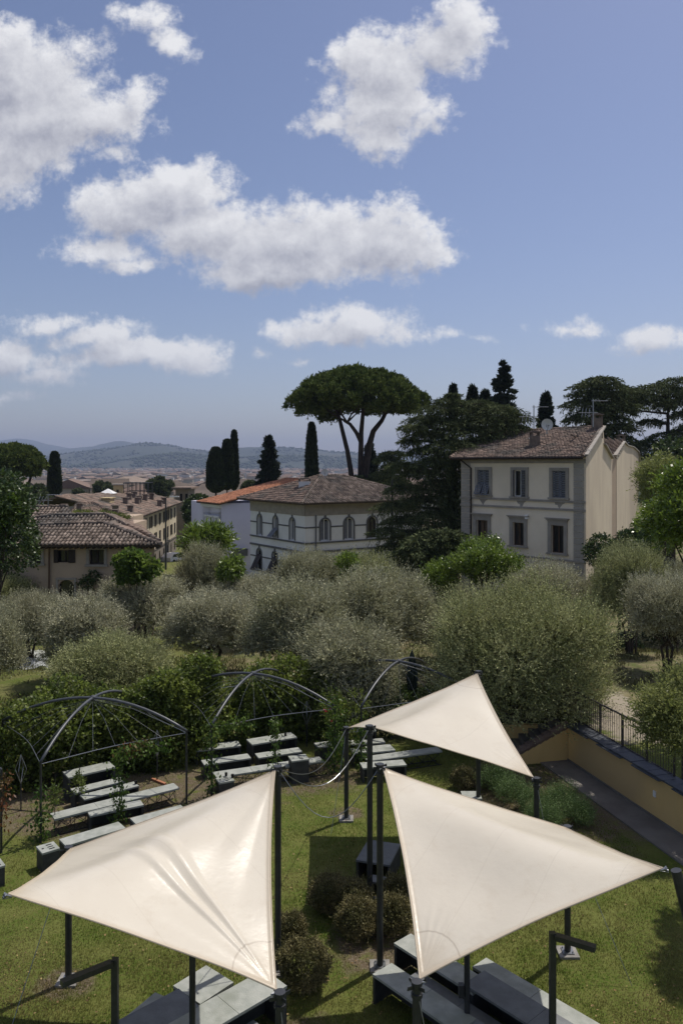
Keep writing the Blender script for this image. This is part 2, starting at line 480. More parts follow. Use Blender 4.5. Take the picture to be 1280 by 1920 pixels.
# fallen leaves and clover specks on the lawn
N = 5200; ly = 11.5 + 14 * rng.random(N) ** 1.2; lx = (rng.random(N) * 2 - 1) * .46 * ly
kk = ((lx < 6.2) | (rng.random(N) < .25)) & (lx < 7.0) & (vnoise(lx + 30, ly, .6, 12) > rng.random(N) * .9); lx, ly = lx[kk], ly[kk]; n = len(lx); an = rng.random(n) * 6.283; sz_ = .012 + .022 * rng.random(n)
ca, sa = np.cos(an) * sz_, np.sin(an) * sz_; zz = .025 + .03 * rng.random(n); tz = rng.normal(0, .008, n)
V = np.stack([np.stack([lx - ca, ly - sa, zz], -1), np.stack([lx + sa * .5, ly - ca * .5, zz + tz], -1), np.stack([lx + ca, ly + sa, zz], -1), np.stack([lx - sa * .5, ly + ca * .5, zz - tz], -1)], 1).reshape(-1, 3)
o = link('fallen_leaves', np_mesh('fallen_leaves', V, np.arange(4 * n).reshape(-1, 4)), None, mat('dry_leaf', (.30, .22, .10), (.20, .12, .05), 3, .8, 0, None, .5, .2), 'stuff'); tag(o, 'small dry fallen leaves scattered on the lawn', 'leaves')

# ------------------------------------------------------------------ hills and mountains
def ridge(name, pts, d0, depth, seed, mm, px0, px1, base=-31, rough=5.0, n=260, rows=26):
    r = np.random.default_rng(seed)
    pxs = np.linspace(px0, px1, n)
    top = np.interp(pxs, [p[0] for p in pts], [p[1] for p in pts])
    zt = CAMZ - (top - HY) / FPX * (d0 + depth * .55)
    V = np.zeros((rows, n, 3))
    for k in range(rows):
        s_ = k / (rows - 1)
        d = d0 + depth * s_
        prof = math.sin(min(s_ / .55, 1) * math.pi / 2) ** 1.25 if s_ < .55 else math.cos((s_ - .55) / .45 * math.pi / 2) ** .8
        x = (pxs - CX) / FPX * (d0 + depth * .55)
        zz = base + (zt - base) * prof
        zz = zz + rough * 2.6 * (vnoise(x + 9e4, np.full(n, d), .0021, seed) - .5) * math.sin(s_ * math.pi) * 4 + rough * (vnoise(x + 9e4, np.full(n, d), .02, seed + 1) - .5) * (s_ > 0)
        V[k] = np.stack([x, np.full(n, d), zz], -1)
    idx = (np.arange(rows - 1)[:, None] * n + np.arange(n - 1)[None, :]).ravel()
    me = np_mesh(name, V.reshape(-1, 3), np.stack([idx, idx + 1, idx + n + 1, idx + n], -1))
    link(name, me, None, mm, 'structure')
    return V
M_hill = mat('wooded_hill', (.035, .045, .030), (.050, .058, .038), .006, .95, .0, c3=(.065, .066, .048), detail=8)
M_mount = mat('far_mountain', (.05, .06, .045), (.08, .085, .06), .002, .95, 0, detail=6)
ridge('mountain', [(-900, 838), (-300, 830), (0, 824), (35, 823), (90, 833), (150, 842), (260, 850), (400, 858), (1400, 862), (2300, 850)], 9500, 2500, 3, M_mount, -1200, 2600, rough=14)
ridge('mountain', [(-900, 856), (60, 850), (120, 842), (190, 835), (240, 834), (300, 848), (340, 853), (900, 856), (2300, 840)], 8000, 1400, 13, M_mount, -1200, 2600, rough=12)
hv = ridge('hill', [(-900, 858), (90, 864), (150, 856), (200, 850), (240, 846), (275, 839), (310, 839), (345, 845), (400, 850), (440, 847), (540, 849), (640, 851), (700, 853), (800, 860), (1280, 850), (2300, 835)], 4700, 1800, 21, M_hill, -1200, 2600, rough=9, n=420, rows=34)
hv2 = ridge('hill', [(-900, 871), (60, 869), (160, 868), (260, 865), (330, 861), (420, 858), (470, 853), (540, 851), (590, 854), (650, 858), (760, 862), (1280, 864), (2300, 858)], 3900, 1100, 27, M_hill, -1200, 2600, rough=8, n=420, rows=30)

# tree clumps and pale houses scattered over the wooded hills
def leaf_quads(P, D, L, W, rg):
    n = len(P)
    A = rg.normal(size=(n, 3)); S = np.cross(D, A); S /= np.linalg.norm(S, axis=1, keepdims=True) + 1e-9
    L = np.broadcast_to(L, n)[:, None]; W = np.broadcast_to(W, n)[:, None]
    V = np.stack([P, P + D * L * .5 + S * W * .5, P + D * L, P + D * L * .5 - S * W * .5], 1).reshape(-1, 3)
    return V
rg = np.random.default_rng(11)
allP = []
for hvx, cnt in ((hv, 26000), (hv2, 36000)):
    rr = rg.integers(2, hvx.shape[0] // 2 + 2, cnt); cc = rg.integers(0, hvx.shape[1] - 1, cnt)
    a = rg.random(cnt)[:, None]; a2 = rg.random(cnt)[:, None]
    P = hvx[rr, cc] * (1 - a) + hvx[rr, cc + 1] * a
    P = P * (1 - a2) + (hvx[rr - 1, cc] * (1 - a) + hvx[rr - 1, cc + 1] * a) * a2
    P = P[(np.abs(P[:, 0]) < .5 * P[:, 1])]
    P = P[vnoise(P[:, 0] + 9e4, P[:, 1], .006, 5) > .42]
    allP.append(P)
P = np.concatenate(allP); n = len(P)
s_ = (3 + 8 * rg.random(n) ** 2)[:, None]
oct_ = np.array([(1, 0, .4), (0, 1, .4), (-1, 0, .4), (0, -1, .4), (0, 0, 1.2), (0, 0, -.2)])
Vt = (P[:, None, :] + oct_[None] * s_[:, None, :] * rg.uniform(.7, 1.3, (n, 6, 1))).reshape(-1, 3)
of = np.array([(0, 1, 4), (1, 2, 4), (2, 3, 4), (3, 0, 4), (1, 0, 5), (2, 1, 5), (3, 2, 5), (0, 3, 5)])
Ft = (of[None] + np.arange(n)[:, None, None] * 6).reshape(-1, 3)
o = link('hillside_woodland', np_mesh('hillside_woodland', Vt, Ft), None, M_farwood, 'stuff')
tag(o, 'far dark woodland covering the hazy hills beyond the city', 'woodland')

# ------------------------------------------------------------------ the far city on the plain
def wm(name, c, c2): return mat(name, c, c2, .25, .9, .0)
WALLS = [wm('far_wall_cream', (.42, .36, .27), (.36, .31, .24)), wm('far_wall_ochre', (.38, .28, .17), (.33, .25, .16)),
         wm('far_wall_grey', (.36, .34, .31), (.30, .285, .26)), wm('far_wall_white', (.58, .55, .50), (.50, .47, .43))]
ROOFS = [mat('far_roof_red', (.19, .13, .10), (.15, .105, .085), .4, .9), mat('far_roof_brown', (.13, .10, .08), (.10, .08, .065), .4, .9), mat('far_roof_pale', (.24, .19, .155), (.2, .155, .125), .4, .9)]
M_fwin = mat('far_window', (.05, .045, .04), None, rough=.6)
def house_geo(w_, d_, h_, rh, hip=True, ov=.5):
    x, y = w_ / 2, d_ / 2; X_, Y_ = x + ov, y + ov
    v = [(-x, -y, -6), (x, -y, -6), (x, y, -6), (-x, y, -6), (-x, -y, h_), (x, -y, h_), (x, y, h_), (-x, y, h_),
         (-X_, -Y_, h_), (X_, -Y_, h_), (X_, Y_, h_), (-X_, Y_, h_)]
    if w_ > d_: r = [(-x + (y * .9 if hip else -ov), 0, h_ + rh), (x - (y * .9 if hip else -ov), 0, h_ + rh)]
    else: r = [(0, -y + (x * .9 if hip else -ov), h_ + rh), (0, y - (x * .9 if hip else -ov), h_ + rh)]
    v += r
    fw = [(0, 1, 5, 4), (1, 2, 6, 5), (2, 3, 7, 6), (3, 0, 4, 7)]
    if w_ > d_: fr = [(8, 9, 13, 12), (9, 10, 13), (10, 11, 12, 13), (11, 8, 12), (11, 10, 9, 8)]
    else: fr = [(9, 10, 13, 12), (8, 9, 12), (11, 8, 12, 13), (10, 11, 13), (11, 10, 9, 8)]
    return v, fw, fr
rg = random.Random(4)
specs = []
def occ(x, y, r=9):
    return any((x - a) ** 2 + (y - b_) ** 2 < (r + c) ** 2 for a, b_, c in occl)
occl = []
tries = 0
while len(specs) < 300 and tries < 20000:
    tries += 1
    y = 230 + 900 * rg.random() ** 1.15
    x = (rg.random() * 2 - 1) * y * .46
    if x > -.02 * y + 20 and y < 330: continue
    if x > .12 * y and rg.random() < .75: continue
    w_ = rg.uniform(9, 24); d_ = rg.uniform(8, 14); h_ = rg.uniform(7, 13)
    rad = max(w_, d_) * .5
    if occ(x, y, rad): continue
    occl.append((x, y, rad)); specs.append((x, y, w_, d_, h_, rg.uniform(-.5, .5) + rg.choice((0, 1.57)), rg.uniform(1.6, 2.8)))
for (x, y, w_, d_, h_, a, rh) in specs:
    v, fw, fr = house_geo(w_, d_, h_, rh, rg.random() < .7)
    me = bpy.data.meshes.new('town_house'); me.from_pydata(v, [], fw + fr)
    wallm = rg.choice(WALLS); roofm = rg.choice(ROOFS)
    k = 4
    if y < 620:   # window rows on the near rank
        vs = []; fs = []
        for side in (-1,):
            for zf in np.arange(1.6, h_ - 1.6, 3.2):
                for xf in np.arange(-w_ / 2 + 1.6, w_ / 2 - 1.2, 2.9):
                    b0 = len(v) + len(vs)
                    vs += [(xf - .45, -d_ / 2 - .06, zf), (xf + .45, -d_ / 2 - .06, zf), (xf + .45, -d_ / 2 - .06, zf + 1.5), (xf - .45, -d_ / 2 - .06, zf + 1.5)]
                    fs.append((b0, b0 + 1, b0 + 2, b0 + 3))
                    b0 = len(v) + len(vs)
        me = bpy.data.meshes.new('town_house'); me.from_pydata(v + vs, [], fw + fr + fs)
        me.materials.append(wallm); me.materials.append(roofm); me.materials.append(M_fwin)
        for i, p in enumerate(me.polygons): p.material_index = 0 if i < 4 else (1 if i < 4 + len(fr) else 2)
    else:
        me.materials.append(wallm); me.materials.append(roofm)
        for i, p in enumerate(me.polygons): p.material_index = 0 if i < 4 else 1
    o = link('town_house', me)
    o.location = (x, y, H(x, y)); o.rotation_euler = (0, 0, a)
    tag(o, 'small far-off town house with tiled roof in the hazy city plain', 'house', 'far houses of the city plain')
# the rest of the city reads as one mass
vs = []; fs = []; mi = []
for k in range(4200):
    y = 1050 + 3100 * rg.random() ** .8
    x = (rg.random() * 2 - 1) * y * .48
    a = rg.uniform(-.3, .3) + rg.choice((0, 1.57))
    w_ = rg.uniform(10, 34); d_ = rg.uniform(10, 18); h_ = rg.uniform(9, 24)
    v, fw, fr = house_geo(w_, d_, h_, rg.uniform(1.5, 3.5), rg.random() < .6)
    b0 = len(vs); z0 = H(x, y); ca, sa = math.cos(a), math.sin(a)
    vs += [(x + p[0] * ca - p[1] * sa, y + p[0] * sa + p[1] * ca, z0 + p[2]) for p in v]
    wi = rg.choice((0, 0, 1, 3, 3, 3)); ri = 4 + rg.choice((0, 0, 1, 2))
    for f_ in fw: fs.append(tuple(i + b0 for i in f_)); mi.append(wi)
    for f_ in fr[:4]: fs.append(tuple(i + b0 for i in f_)); mi.append(ri)
me = bpy.data.meshes.new('city_mass'); me.from_pydata(vs, [], fs)
for m_ in WALLS + ROOFS: me.materials.append(m_)
me.polygons.foreach_set('material_index', mi)
o = link('city_mass', me, None, None, 'stuff'); tag(o, 'distant mass of pale city buildings with terracotta roofs', 'city')
# trees among the city
rg2 = np.random.default_rng(8)
cnt = 9500
ty = 430 + 3700 * rg2.random(cnt) ** 1.5; tx = (rg2.random(cnt) * 2 - 1) * ty * .48
kk = vnoise(tx + 9e3, ty, .009, 7) > .40
tx, ty = tx[kk], ty[kk]
n = len(tx); P = np.stack([tx, ty, hgt(tx, ty) + 2], -1)
s_ = (2.6 + 3.6 * rg2.random(n))[:, None]
ph = (1 + 5 ** .5) / 2
ico = np.array([(-1, ph, 0), (1, ph, 0), (-1, -ph, 0), (1, -ph, 0), (0, -1, ph), (0, 1, ph), (0, -1, -ph), (0, 1, -ph), (ph, 0, -1), (ph, 0, 1), (-ph, 0, -1), (-ph, 0, 1)]) / 1.9
icf = np.array([(0, 11, 5), (0, 5, 1), (0, 1, 7), (0, 7, 10), (0, 10, 11), (1, 5, 9), (5, 11, 4), (11, 10, 2), (10, 7, 6), (7, 1, 8), (3, 9, 4), (3, 4, 2), (3, 2, 6), (3, 6, 8), (3, 8, 9), (4, 9, 5), (2, 4, 11), (6, 2, 10), (8, 6, 7), (9, 8, 1)])
Vt = (P[:, None, :] + ico[None] * s_[:, None, :] * rg2.uniform(.7, 1.3, (n, 12, 1))).reshape(-1, 3)
Ft = (icf[None] + np.arange(n)[:, None, None] * 12).reshape(-1, 3)
o = link('city_trees', np_mesh('city_trees', Vt, Ft), None, M_farwood, 'stuff'); tag(o, 'scattered far dark trees between the roofs of the city', 'trees')
# a pale church-like tower in the plain
tb = at_d(477 - 300, 930, 420)

# ------------------------------------------------------------------ building helpers
M_glass = mat('dark_window_glass', (.018, .019, .022), None, rough=.12, spec=.6)
M_tile_b = mat('old_roof_tile', (.155, .108, .084), (.235, .17, .135), 2.2, .9, .3, 30, .38, c3=(.11, .095, .08))
M_tile_g = mat('weathered_roof_tile', (.145, .112, .090), (.25, .20, .165), 1.8, .9, .3, 30, .42, c3=(.10, .09, .08))
M_tile_o = mat('new_roof_tile', (.44, .185, .10), (.36, .16, .09), 2, .85, .2, 30, .22)
M_under = mat('roof_underlay', (.075, .055, .043), (.05, .04, .032), 3, .95)
M_stonew = mat('grey_stone_trim', (.33, .30, .26), (.27, .245, .215), 2, .85, .25, 20)
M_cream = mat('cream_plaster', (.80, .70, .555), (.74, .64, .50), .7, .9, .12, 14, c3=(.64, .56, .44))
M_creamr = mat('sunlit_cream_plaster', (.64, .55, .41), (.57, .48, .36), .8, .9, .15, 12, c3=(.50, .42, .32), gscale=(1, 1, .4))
M_greyst = mat('rusticated_grey', (.36, .33, .29), (.31, .285, .25), 1.5, .9, .2, 18)
M_white = mat('pale_grey_plaster', (.70, .70, .705), (.63, .63, .635), .8, .9, .1, 14)
M_stripe = mat('dark_grey_band', (.135, .135, .14), (.10, .10, .105), 2, .85, .1)
M_lilac = mat('lilac_white_render', (.66, .64, .76), (.62, .60, .72), .5, .9, .05)
M_ochre = mat('dull_ochre_plaster', (.46, .355, .26), (.40, .31, .23), .5, .92, .2, 10, c3=(.36, .28, .21))
M_shut = mat('grey_louvred_shutter', (.16, .17, .20), (.12, .13, .155), 6, .6)
M_shutb = mat('dark_brown_shutter', (.035, .024, .02), (.022, .016, .014), 6, .6)
M_wood = mat('brown_window_wood', (.10, .06, .035), None, rough=.6)
M_paint = mat('white_paint', (.75, .74, .72), None, rough=.5)
M_palaz = mat('palazzo_cream', (.60, .52, .38), (.44, .37, .27), .4, .9, .1, 8)
M_palazs = mat('palazzo_stone_base', (.23, .19, .15), (.17, .145, .12), .7, .9, .3, 8)
M_dish = mat('dish_grey', (.55, .55, .56), None, rough=.5)
M_brick = mat('chimney_brick', (.20, .155, .125), (.13, .105, .09), 5, .9, .3, 20)
M_yellow = mat('yellow_plaster', (.50, .40, .22), (.42, .34, .2), .8, .9, .1)
M_moss = leafmat('roof_succulent', (.10, .14, .03), (.16, .19, .04), .4)

def wall_holes(mb, F, u0, u1, z0, z1, holes, th=.22, arch=()):
    us = sorted(set([u0, u1] + [h[0] for h in holes] + [h[1] for h in holes]))
    zs = sorted(set([z0, z1] + [h[2] for h in holes] + [h[3] for h in holes]))
    for a, c in zip(us[:-1], us[1:]):
        for e, g_ in zip(zs[:-1], zs[1:]):
            m1, m2 = (a + c) / 2, (e + g_) / 2
            if any(h[0] < m1 < h[1] and h[2] < m2 < h[3] for h in holes): continue
            mb.add([F.p(a, 0, e), F.p(c, 0, e), F.p(c, 0, g_), F.p(a, 0, g_)], [(0, 1, 2, 3)])
    for i, (a, c, e, g_) in enumerate(holes):
        ar = True if arch is True else (i in arch)
        zt = g_
        if ar:
            r = (c - a) / 2; zc = g_ - r; mid = (a + c) / 2; k = 8
            arc = [(mid - r * math.cos(math.pi * j / k), zc + r * math.sin(math.pi * j / k)) for j in range(k + 1)]
            for j in range(k):
                cu = a if j < k // 2 else c
                mb.add([F.p(cu, 0, g_), F.p(arc[j][0], 0, arc[j][1]), F.p(arc[j + 1][0], 0, arc[j + 1][1])], [(0, 1, 2)])
                mb.add([F.p(arc[j][0], 0, arc[j][1]), F.p(arc[j + 1][0], 0, arc[j + 1][1]), F.p(arc[j + 1][0], -th, arc[j + 1][1]), F.p(arc[j][0], -th, arc[j][1])], [(0, 1, 2, 3)])
            mb.add([F.p(mid, 0, g_), F.p(a, 0, g_), F.p(mid, .0, g_)], [(0, 1, 2)]) if False else None
            zt = zc
        for (p, q) in (((a, e), (c, e)), ((a, e), (a, zt)), ((c, e), (c, zt))) + (() if ar else (((a, g_), (c, g_)),)):
            mb.add([F.p(p[0], 0, p[1]), F.p(q[0], 0, q[1]), F.p(q[0], -th, q[1]), F.p(p[0], -th, p[1])], [(0, 1, 2, 3)])
    return mb

def inpoly(x, y, poly):
    c = False; n = len(poly); j = n - 1
    for i in range(n):
        xi, yi = poly[i]; xj, yj = poly[j]
        if (yi > y) != (yj > y) and x < (xj - xi) * (y - yi) / (yj - yi) + xi: c = not c
        j = i
    return c
trng = np.random.default_rng(3)
def tile_roof(parent, pts, eave, matl, pitch=.22, row=.36, slab=.10, name='roof_tiles', hips=()):
    """pts: planar world polygon; eave: two points along the eave (left, right)"""
    pts = [Vector(p) for p in pts]; a, b_ = Vector(eave[0]), Vector(eave[1])
    U = (b_ - a).normalized()
    nrm = (pts[1] - pts[0]).cross(pts[2] - pts[0]).normalized()
    if nrm.z < 0: nrm = -nrm
    Vv = nrm.cross(U).normalized()
    if Vv.z < 0: Vv = -Vv
    pl = [((p - a).dot(U), (p - a).dot(Vv)) for p in pts]
    u0, u1 = min(p[0] for p in pl), max(p[0] for p in pl); v1 = max(p[1] for p in pl); v0 = min(p[1] for p in pl)
    cu = []; cv = []
    uc = u0 + pitch / 2
    while uc < u1:
        v = v0
        while v < v1:
            if inpoly(uc, v + row * .5, pl): cu.append(uc); cv.append(v)
            v += row
        uc += pitch
    n = len(cu); cu = np.array(cu); cv = np.array(cv)
    r0, r1 = pitch * .36, pitch * .30
    tmpl = []
    for (vv, r, h) in ((-.02, r0, .035), (row * 1.04, r1, .0)):
        for k in range(5):
            an = math.pi * k / 4
            tmpl.append((-r * math.cos(an), vv, h + r * math.sin(an) * .95))
    T = np.array(tmpl)
    jit = trng.normal(0, .010, (n, 3)); rot = trng.normal(0, .03, n)
    L = np.repeat(T[None], n, 0)
    L[:, :, 0] += L[:, :, 1] * rot[:, None]
    L[:, :, 0] += cu[:, None] + jit[:, :1]; L[:, :, 1] += cv[:, None] + jit[:, 1:2]; L[:, :, 2] += jit[:, 2:] + .01
    W = np.array(a)[None, None] + L[..., :1] * np.array(U) + L[..., 1:2] * np.array(Vv) + L[..., 2:] * np.array(nrm)
    fq = np.array([(k, k + 1, k + 6, k + 5) for k in range(4)] + [(0, 4, 3, 1)])
    Fq = (fq[None] + np.arange(n)[:, None, None] * 10).reshape(-1, 4)
    W = W.reshape(-1, 3) - np.array(parent_loc(parent))[None]
    link(name, np_mesh(name, W, Fq), parent, matl, 'stuff')
    mb = MB(); mb.prism(pts, -nrm * slab); mb.build('roof', M_under, parent)
    if hips:
        hb = MB()
        for (p, q) in hips:
            p, q = Vector(p), Vector(q); L_ = (q - p).length; k = max(2, int(L_ / .38))
            for j in range(k):
                s0 = p.lerp(q, j / k) + Vector((0, 0, .08 + random.uniform(-.01, .015))); s1 = p.lerp(q, (j + 1.08) / k) + Vector((0, 0, .05))
                hb.tube([s0, s1], [.12, .095], 7)
        hb.build('ridge_tiles', matl, parent, 'stuff')
    return nrm

def window(parent, F, a, c, e, g_, w=-.2, shutter=None, state='closed', frame=None, fw=.06, arch=False, mull=True, trim=None, tw=.16, head=False, sill=True, curtains=None):
    """window part: frame mesh (+ pane, shutters as sub-parts)"""
    fm_ = frame or M_wood
    mb = MB(); mid = (a + c) / 2
    mb.fbox(F, a, a + fw, w, w + .05, e, g_ ); mb.fbox(F, c - fw, c, w, w + .05, e, g_)
    mb.fbox(F, a + fw, c - fw, w, w + .048, e, e + fw); mb.fbox(F, a + fw, c - fw, w, w + .048, g_ - fw, g_)
    if mull: mb.fbox(F, mid - fw * .6, mid + fw * .6, w, w + .056, e + fw, g_ - fw)
    win = mb.build('window', fm_, parent)
    pb = MB(); pb.fbox(F, a + .002, c - .002, w - .03, w - .002, e + .002, g_ - .002); pane = pb.build('pane', M_glass, win)
    if trim:
        tb_ = MB()
        tb_.fbox(F, a - tw, a, .0, .07, e, g_ + tw * .9); tb_.fbox(F, c, c + tw, .0, .07, e, g_ + tw * .9)
        tb_.fbox(F, a, c, .0, .067, g_, g_ + tw * .9)
        if head:
            tb_.fbox(F, a - tw - .08, c + tw + .08, 0, .16, g_ + tw * .9 + .10, g_ + tw * .9 + .18)
            tb_.fbox(F, a - tw - .02, c + tw + .02, 0, .09, g_ + tw * .9, g_ + tw * .9 + .10)
            tb_.fbox(F, a - tw - .15, c + tw + .15, 0, .22, g_ + tw * .9 + .18, g_ + tw * .9 + .24)
        tb_.build('surround', trim, win)
        if sill:
            sb = MB(); sb.fbox(F, a - tw - .06, c + tw + .06, 0, .16, e - .12, e - .003); sb.build('sill', trim, win)
    if shutter:
        hw = (c - a) / 2
        def leaf(u0, w0, u1, w1, z0, z1, kick=0.0):
            s = MB()
            P0, P1 = (lambda z, kk: F.p(u0, w0 + kk, z)), (lambda z, kk: F.p(u1, w1 + kk, z))
            def seg(z_a, z_b, t0, t1, th=.035):
                ka = kick * (z1 - z_a) / (z1 - z0) if kick else 0; kb = kick * (z1 - z_b) / (z1 - z0) if kick else 0
                A, B = P0(z_a, ka), P1(z_a, ka); C_, D_ = P0(z_b, kb), P1(z_b, kb)
                s.hexa([A.lerp(B, t0), A.lerp(B, t1), A.lerp(B, t1) - F.N * th, A.lerp(B, t0) - F.N * th, C_.lerp(D_, t0), C_.lerp(D_, t1), C_.lerp(D_, t1) - F.N * th, C_.lerp(D_, t0) - F.N * th])
            seg(z0, z1, 0, .10); seg(z0, z1, .90, 1)
            k = max(5, int((z1 - z0) / .11))
            for j in range(k):
                za = z0 + (z1 - z0) * (j + .15) / k; seg(za, za + (z1 - z0) / k * .62, .10, .90, .025)
            seg(z0, z0 + .07, .1, .9, .033); seg(z1 - .07, z1, .1, .9, .033)
            s.build('shutter', shutter, win)
        if state == 'closed':
            leaf(a + .01, -.03, mid - .01, -.03, e, g_); leaf(mid + .01, -.03, c - .01, -.03, e, g_)
        elif state == 'kick':
            zm = e + (g_ - e) * .48
            leaf(a + .01, -.03, mid - .01, -.03, zm, g_); leaf(mid + .01, -.03, c - .01, -.03, zm, g_)
            leaf(a - .06, .0, mid - .06, .0, e + .05, zm, .42); leaf(mid + .0, .0, c - .0, .0, e + .0, zm, .34)
        elif state == 'ajar':
            leaf(a + .01, -.03, a + hw * .35, .30, e, g_); leaf(c - hw * .35, .30, c - .01, -.03, e, g_)
        elif state == 'open':
            leaf(a - hw, .07, a - .02, .05, e, g_); leaf(c + .02, .05, c + hw, .07, e, g_)
    return win

def chimney(parent, c, w, d, z0, z1, F=None, cap=True, matl=None):
    mb = MB(); x, y = c[0], c[1]
    mb.box(x - w / 2, x + w / 2, y - d / 2, y + d / 2, z0, z1)
    ch = mb.build('chimney', matl or M_brick, parent)
    if cap:
        cb = MB()
        for sx in (-1, 1):
            for sy in (-1, 1):
                cb.box(x + sx * (w / 2 - .05) - .05, x + sx * (w / 2 - .05) + .05, y + sy * (d / 2 - .05) - .05, y + sy * (d / 2 - .05) + .05, z1, z1 + .22)
        cb.box(x - w / 2 - .07, x + w / 2 + .07, y - d / 2 - .07, y + d / 2 + .07, z1 + .22, z1 + .30)
        cb.box(x - w / 2 + .12, x + w / 2 - .12, y - d / 2 + .12, y + d / 2 - .12, z1 + .30, z1 + .36)
        cb.build('chimney_cap', M_brick, ch)
    return ch

# ------------------------------------------------------------------ cream villa on the right
Pr = Vector(((1097 - CX) / FPX * 50, 50, 0))
Ud = Vector((.665, -.747, 0)).normalized()
F = Fr(Pr, Ud)                         # u = 0 at the right-hand corner, negative to the left
S = Fr(F.P, (.44, .90))           # right-hand flank: u runs away from the viewer
uL, _ = F.px(864, 900)
zE = F.px(1097, 858)[1]; zB = -1.5
bl = F.p(uL / 2, -3, zB)
villa = thing('villa', 'cream two-storey villa with grey window surrounds and brown tiled roof behind the olives', 'house', tuple(bl))
wins = [(894.7, 917, 881, 927.7, 'kick'), (962, 985, 881.7, 931, 'ajar'), (1034.9, 1060, 882.8, 933, 'closed'), (893, 914, 975, 1020, None), (960.9, 981.7, 979.8, 1023, None), (1033, 1056.4, 985, 1037, None)]
holes = []
for (x0, x1, y0, y1, st) in wins:
    ym = (y0 + y1) / 2; xm = (x0 + x1) / 2
    holes.append((F.px(x0, ym)[0], F.px(x1, ym)[0], F.px(xm, y1)[1], F.px(xm, y0)[1]))
mb = wall_holes(MB(), F, uL, 0, zB, zE, holes)
LW = 3.0
mb.add([F.p(uL, 0, zB), F.p(uL, 0, zE), F.p(uL, -LW, zE), F.p(uL, -LW, zB)], [(0, 1, 2, 3)])
RC_ = S.p(S.px(1130, 900)[0], -.31, 0)
mb.add([F.p(uL, -LW, zB), F.p(uL, -LW, zE), RC_ + Vector((0, 0, zE)), RC_ + Vector((0, 0, zB))], [(0, 1, 2, 3)])
mb.build('wall', M_cream, villa)
def spoly(pts, w=0): return [S.p(*((lambda q: (q[0], w, q[1]))(S.px(x, y, w)))) for x, y in pts]
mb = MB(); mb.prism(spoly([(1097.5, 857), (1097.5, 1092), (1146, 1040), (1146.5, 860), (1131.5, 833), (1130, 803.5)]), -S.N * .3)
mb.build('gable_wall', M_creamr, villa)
mb = MB()                                # coping along the gable edge
g1 = spoly([(1096.5, 855), (1130.5, 801)], .05)
mb.bar(g1[0] + Vector((0, 0, .06)) , g1[1] + Vector((0, 0, .06)), .35, .1); g2 = spoly([(1131.5, 832), (1147, 859)], .05); mb.bar(g2[0], g2[1], .3, .1)
mb.build('coping', M_stonew, villa)
for h, (x0, x1, y0, y1, st) in zip(holes, wins):
    up = st is not None
    window(villa, F, *h, w=-.2, shutter=M_shut if up else None, state=st, frame=M_paint if up else M_wood, trim=M_stonew, tw=.22 if up else .26, head=not up)
# string courses, corner rustication and the drain pipe
mb = MB()
for yl, yr in ((933, 941), (946, 957)):
    zl = F.px(975, (yl + yr) / 2)[1]
    mb.fbox(F, uL - .03, .03, .0, .10, zl - .07, zl + .07)
zl = F.px(975, 1031)[1] - .4
mb.fbox(F, uL - .03, .03, 0, .10, zl - .06, zl + .06)
mb.fbox(F, uL - .03, .03, 0, .06, zE - .35, zE - .1)
build_boxes(mb, 'string_course', M_stonew, villa)
for ua, ub in ((uL + .06, F.px(881, 950)[0]), (F.px(1075, 950)[0], -.12)):
    z = zB
    while z < zE - .45:
        q = MB(); q.fbox(F, ua, ub, 0, .055, z + .015, z + .385); q.build('corner_block', M_greyst, villa); z += .40
mb = MB(); mb.tube([F.p(uL + .2, .45, zE - .02), F.p(uL + .5, .38, zE - .25), F.p(uL + 1.0, .12, zE - .7), F.p(uL + 1.0, .12, zB + 1)], .055, 8)
mb.tube([F.p(uL - .45, .62, zE + .0), F.p(.1, .62, zE + .0)], .07, 8)
mb.build('gutter_and_pipe', M_shutb, villa)
mb = MB(); u_, z_ = F.px(988, 963 + 6); mb.fbox(F, u_ - .1, u_ + .12, 0, .18, z_ - .14, z_ + .14); mb.build('wall_lamp', M_paint, villa)
# bare plaster patches under the upper sills
r_p = random.Random(3)
for h in holes[:3]:
    mb = MB(); um = (h[0] + h[1]) / 2 + r_p.uniform(-.05, .15); zt_ = h[2] - .22
    pts_ = [F.p(um + x_ * .42 + r_p.uniform(-.05, .05), .004, zt_ - d_ * .42 + r_p.uniform(-.04, .04)) for x_, d_ in ((-1, 0), (-.7, .5), (-.3, .7), (-.1, 1.2), (.15, 1.0), (.5, .5), (.9, .3), (1.1, 0))]
    mb.prism(pts_, F.N * .008); mb.build('plaster_patch', M_stonew, villa)
# roof: front slope with the left hip
eL = F.p(uL - .5, .62, zE + .02); eR = F.p(.15, .62, zE + .02)
rR = spoly([(1130, 801)])[0]
rn = (eR - eL).cross(rR - eL).normalized()
def onroof(x, y): return hit(x, y, eL, rn)
rL = onroof(915, 812); rR = onroof(1129.5, 801)
tile_roof(villa, [eL, eR, rR, rL], (eL, eR), M_tile_b, .24, .34, .12, hips=((eL, rL), (rL, rR), (eR, rR)))
bk = F.p(uL - .3, -LW - .2, zE); bk2 = S.p(S.px(1144, 900)[0], -.31, 0) + Vector((0, 0, zE))
mb = MB(); mb.prism([rL - Vector((0, 0, .02)), rR - Vector((0, 0, .02)), bk2, bk], (0, 0, -.1)); mb.prism([eL - Vector((0, 0, .02)), rL - Vector((0, 0, .02)), bk], (0, 0, -.1)); mb.build('rear_roof', M_tile_b, villa)
c = onroof(908, 818); chimney(villa, (c.x, c.y + .3), .95, .6, c.z - .8, at_d(908, 800, c.y).z, matl=M_stonew)
c = onroof(1003, 838); chimney(villa, (c.x, c.y + .2), .62, .55, c.z - .4, at_d(1003, 817, c.y).z)
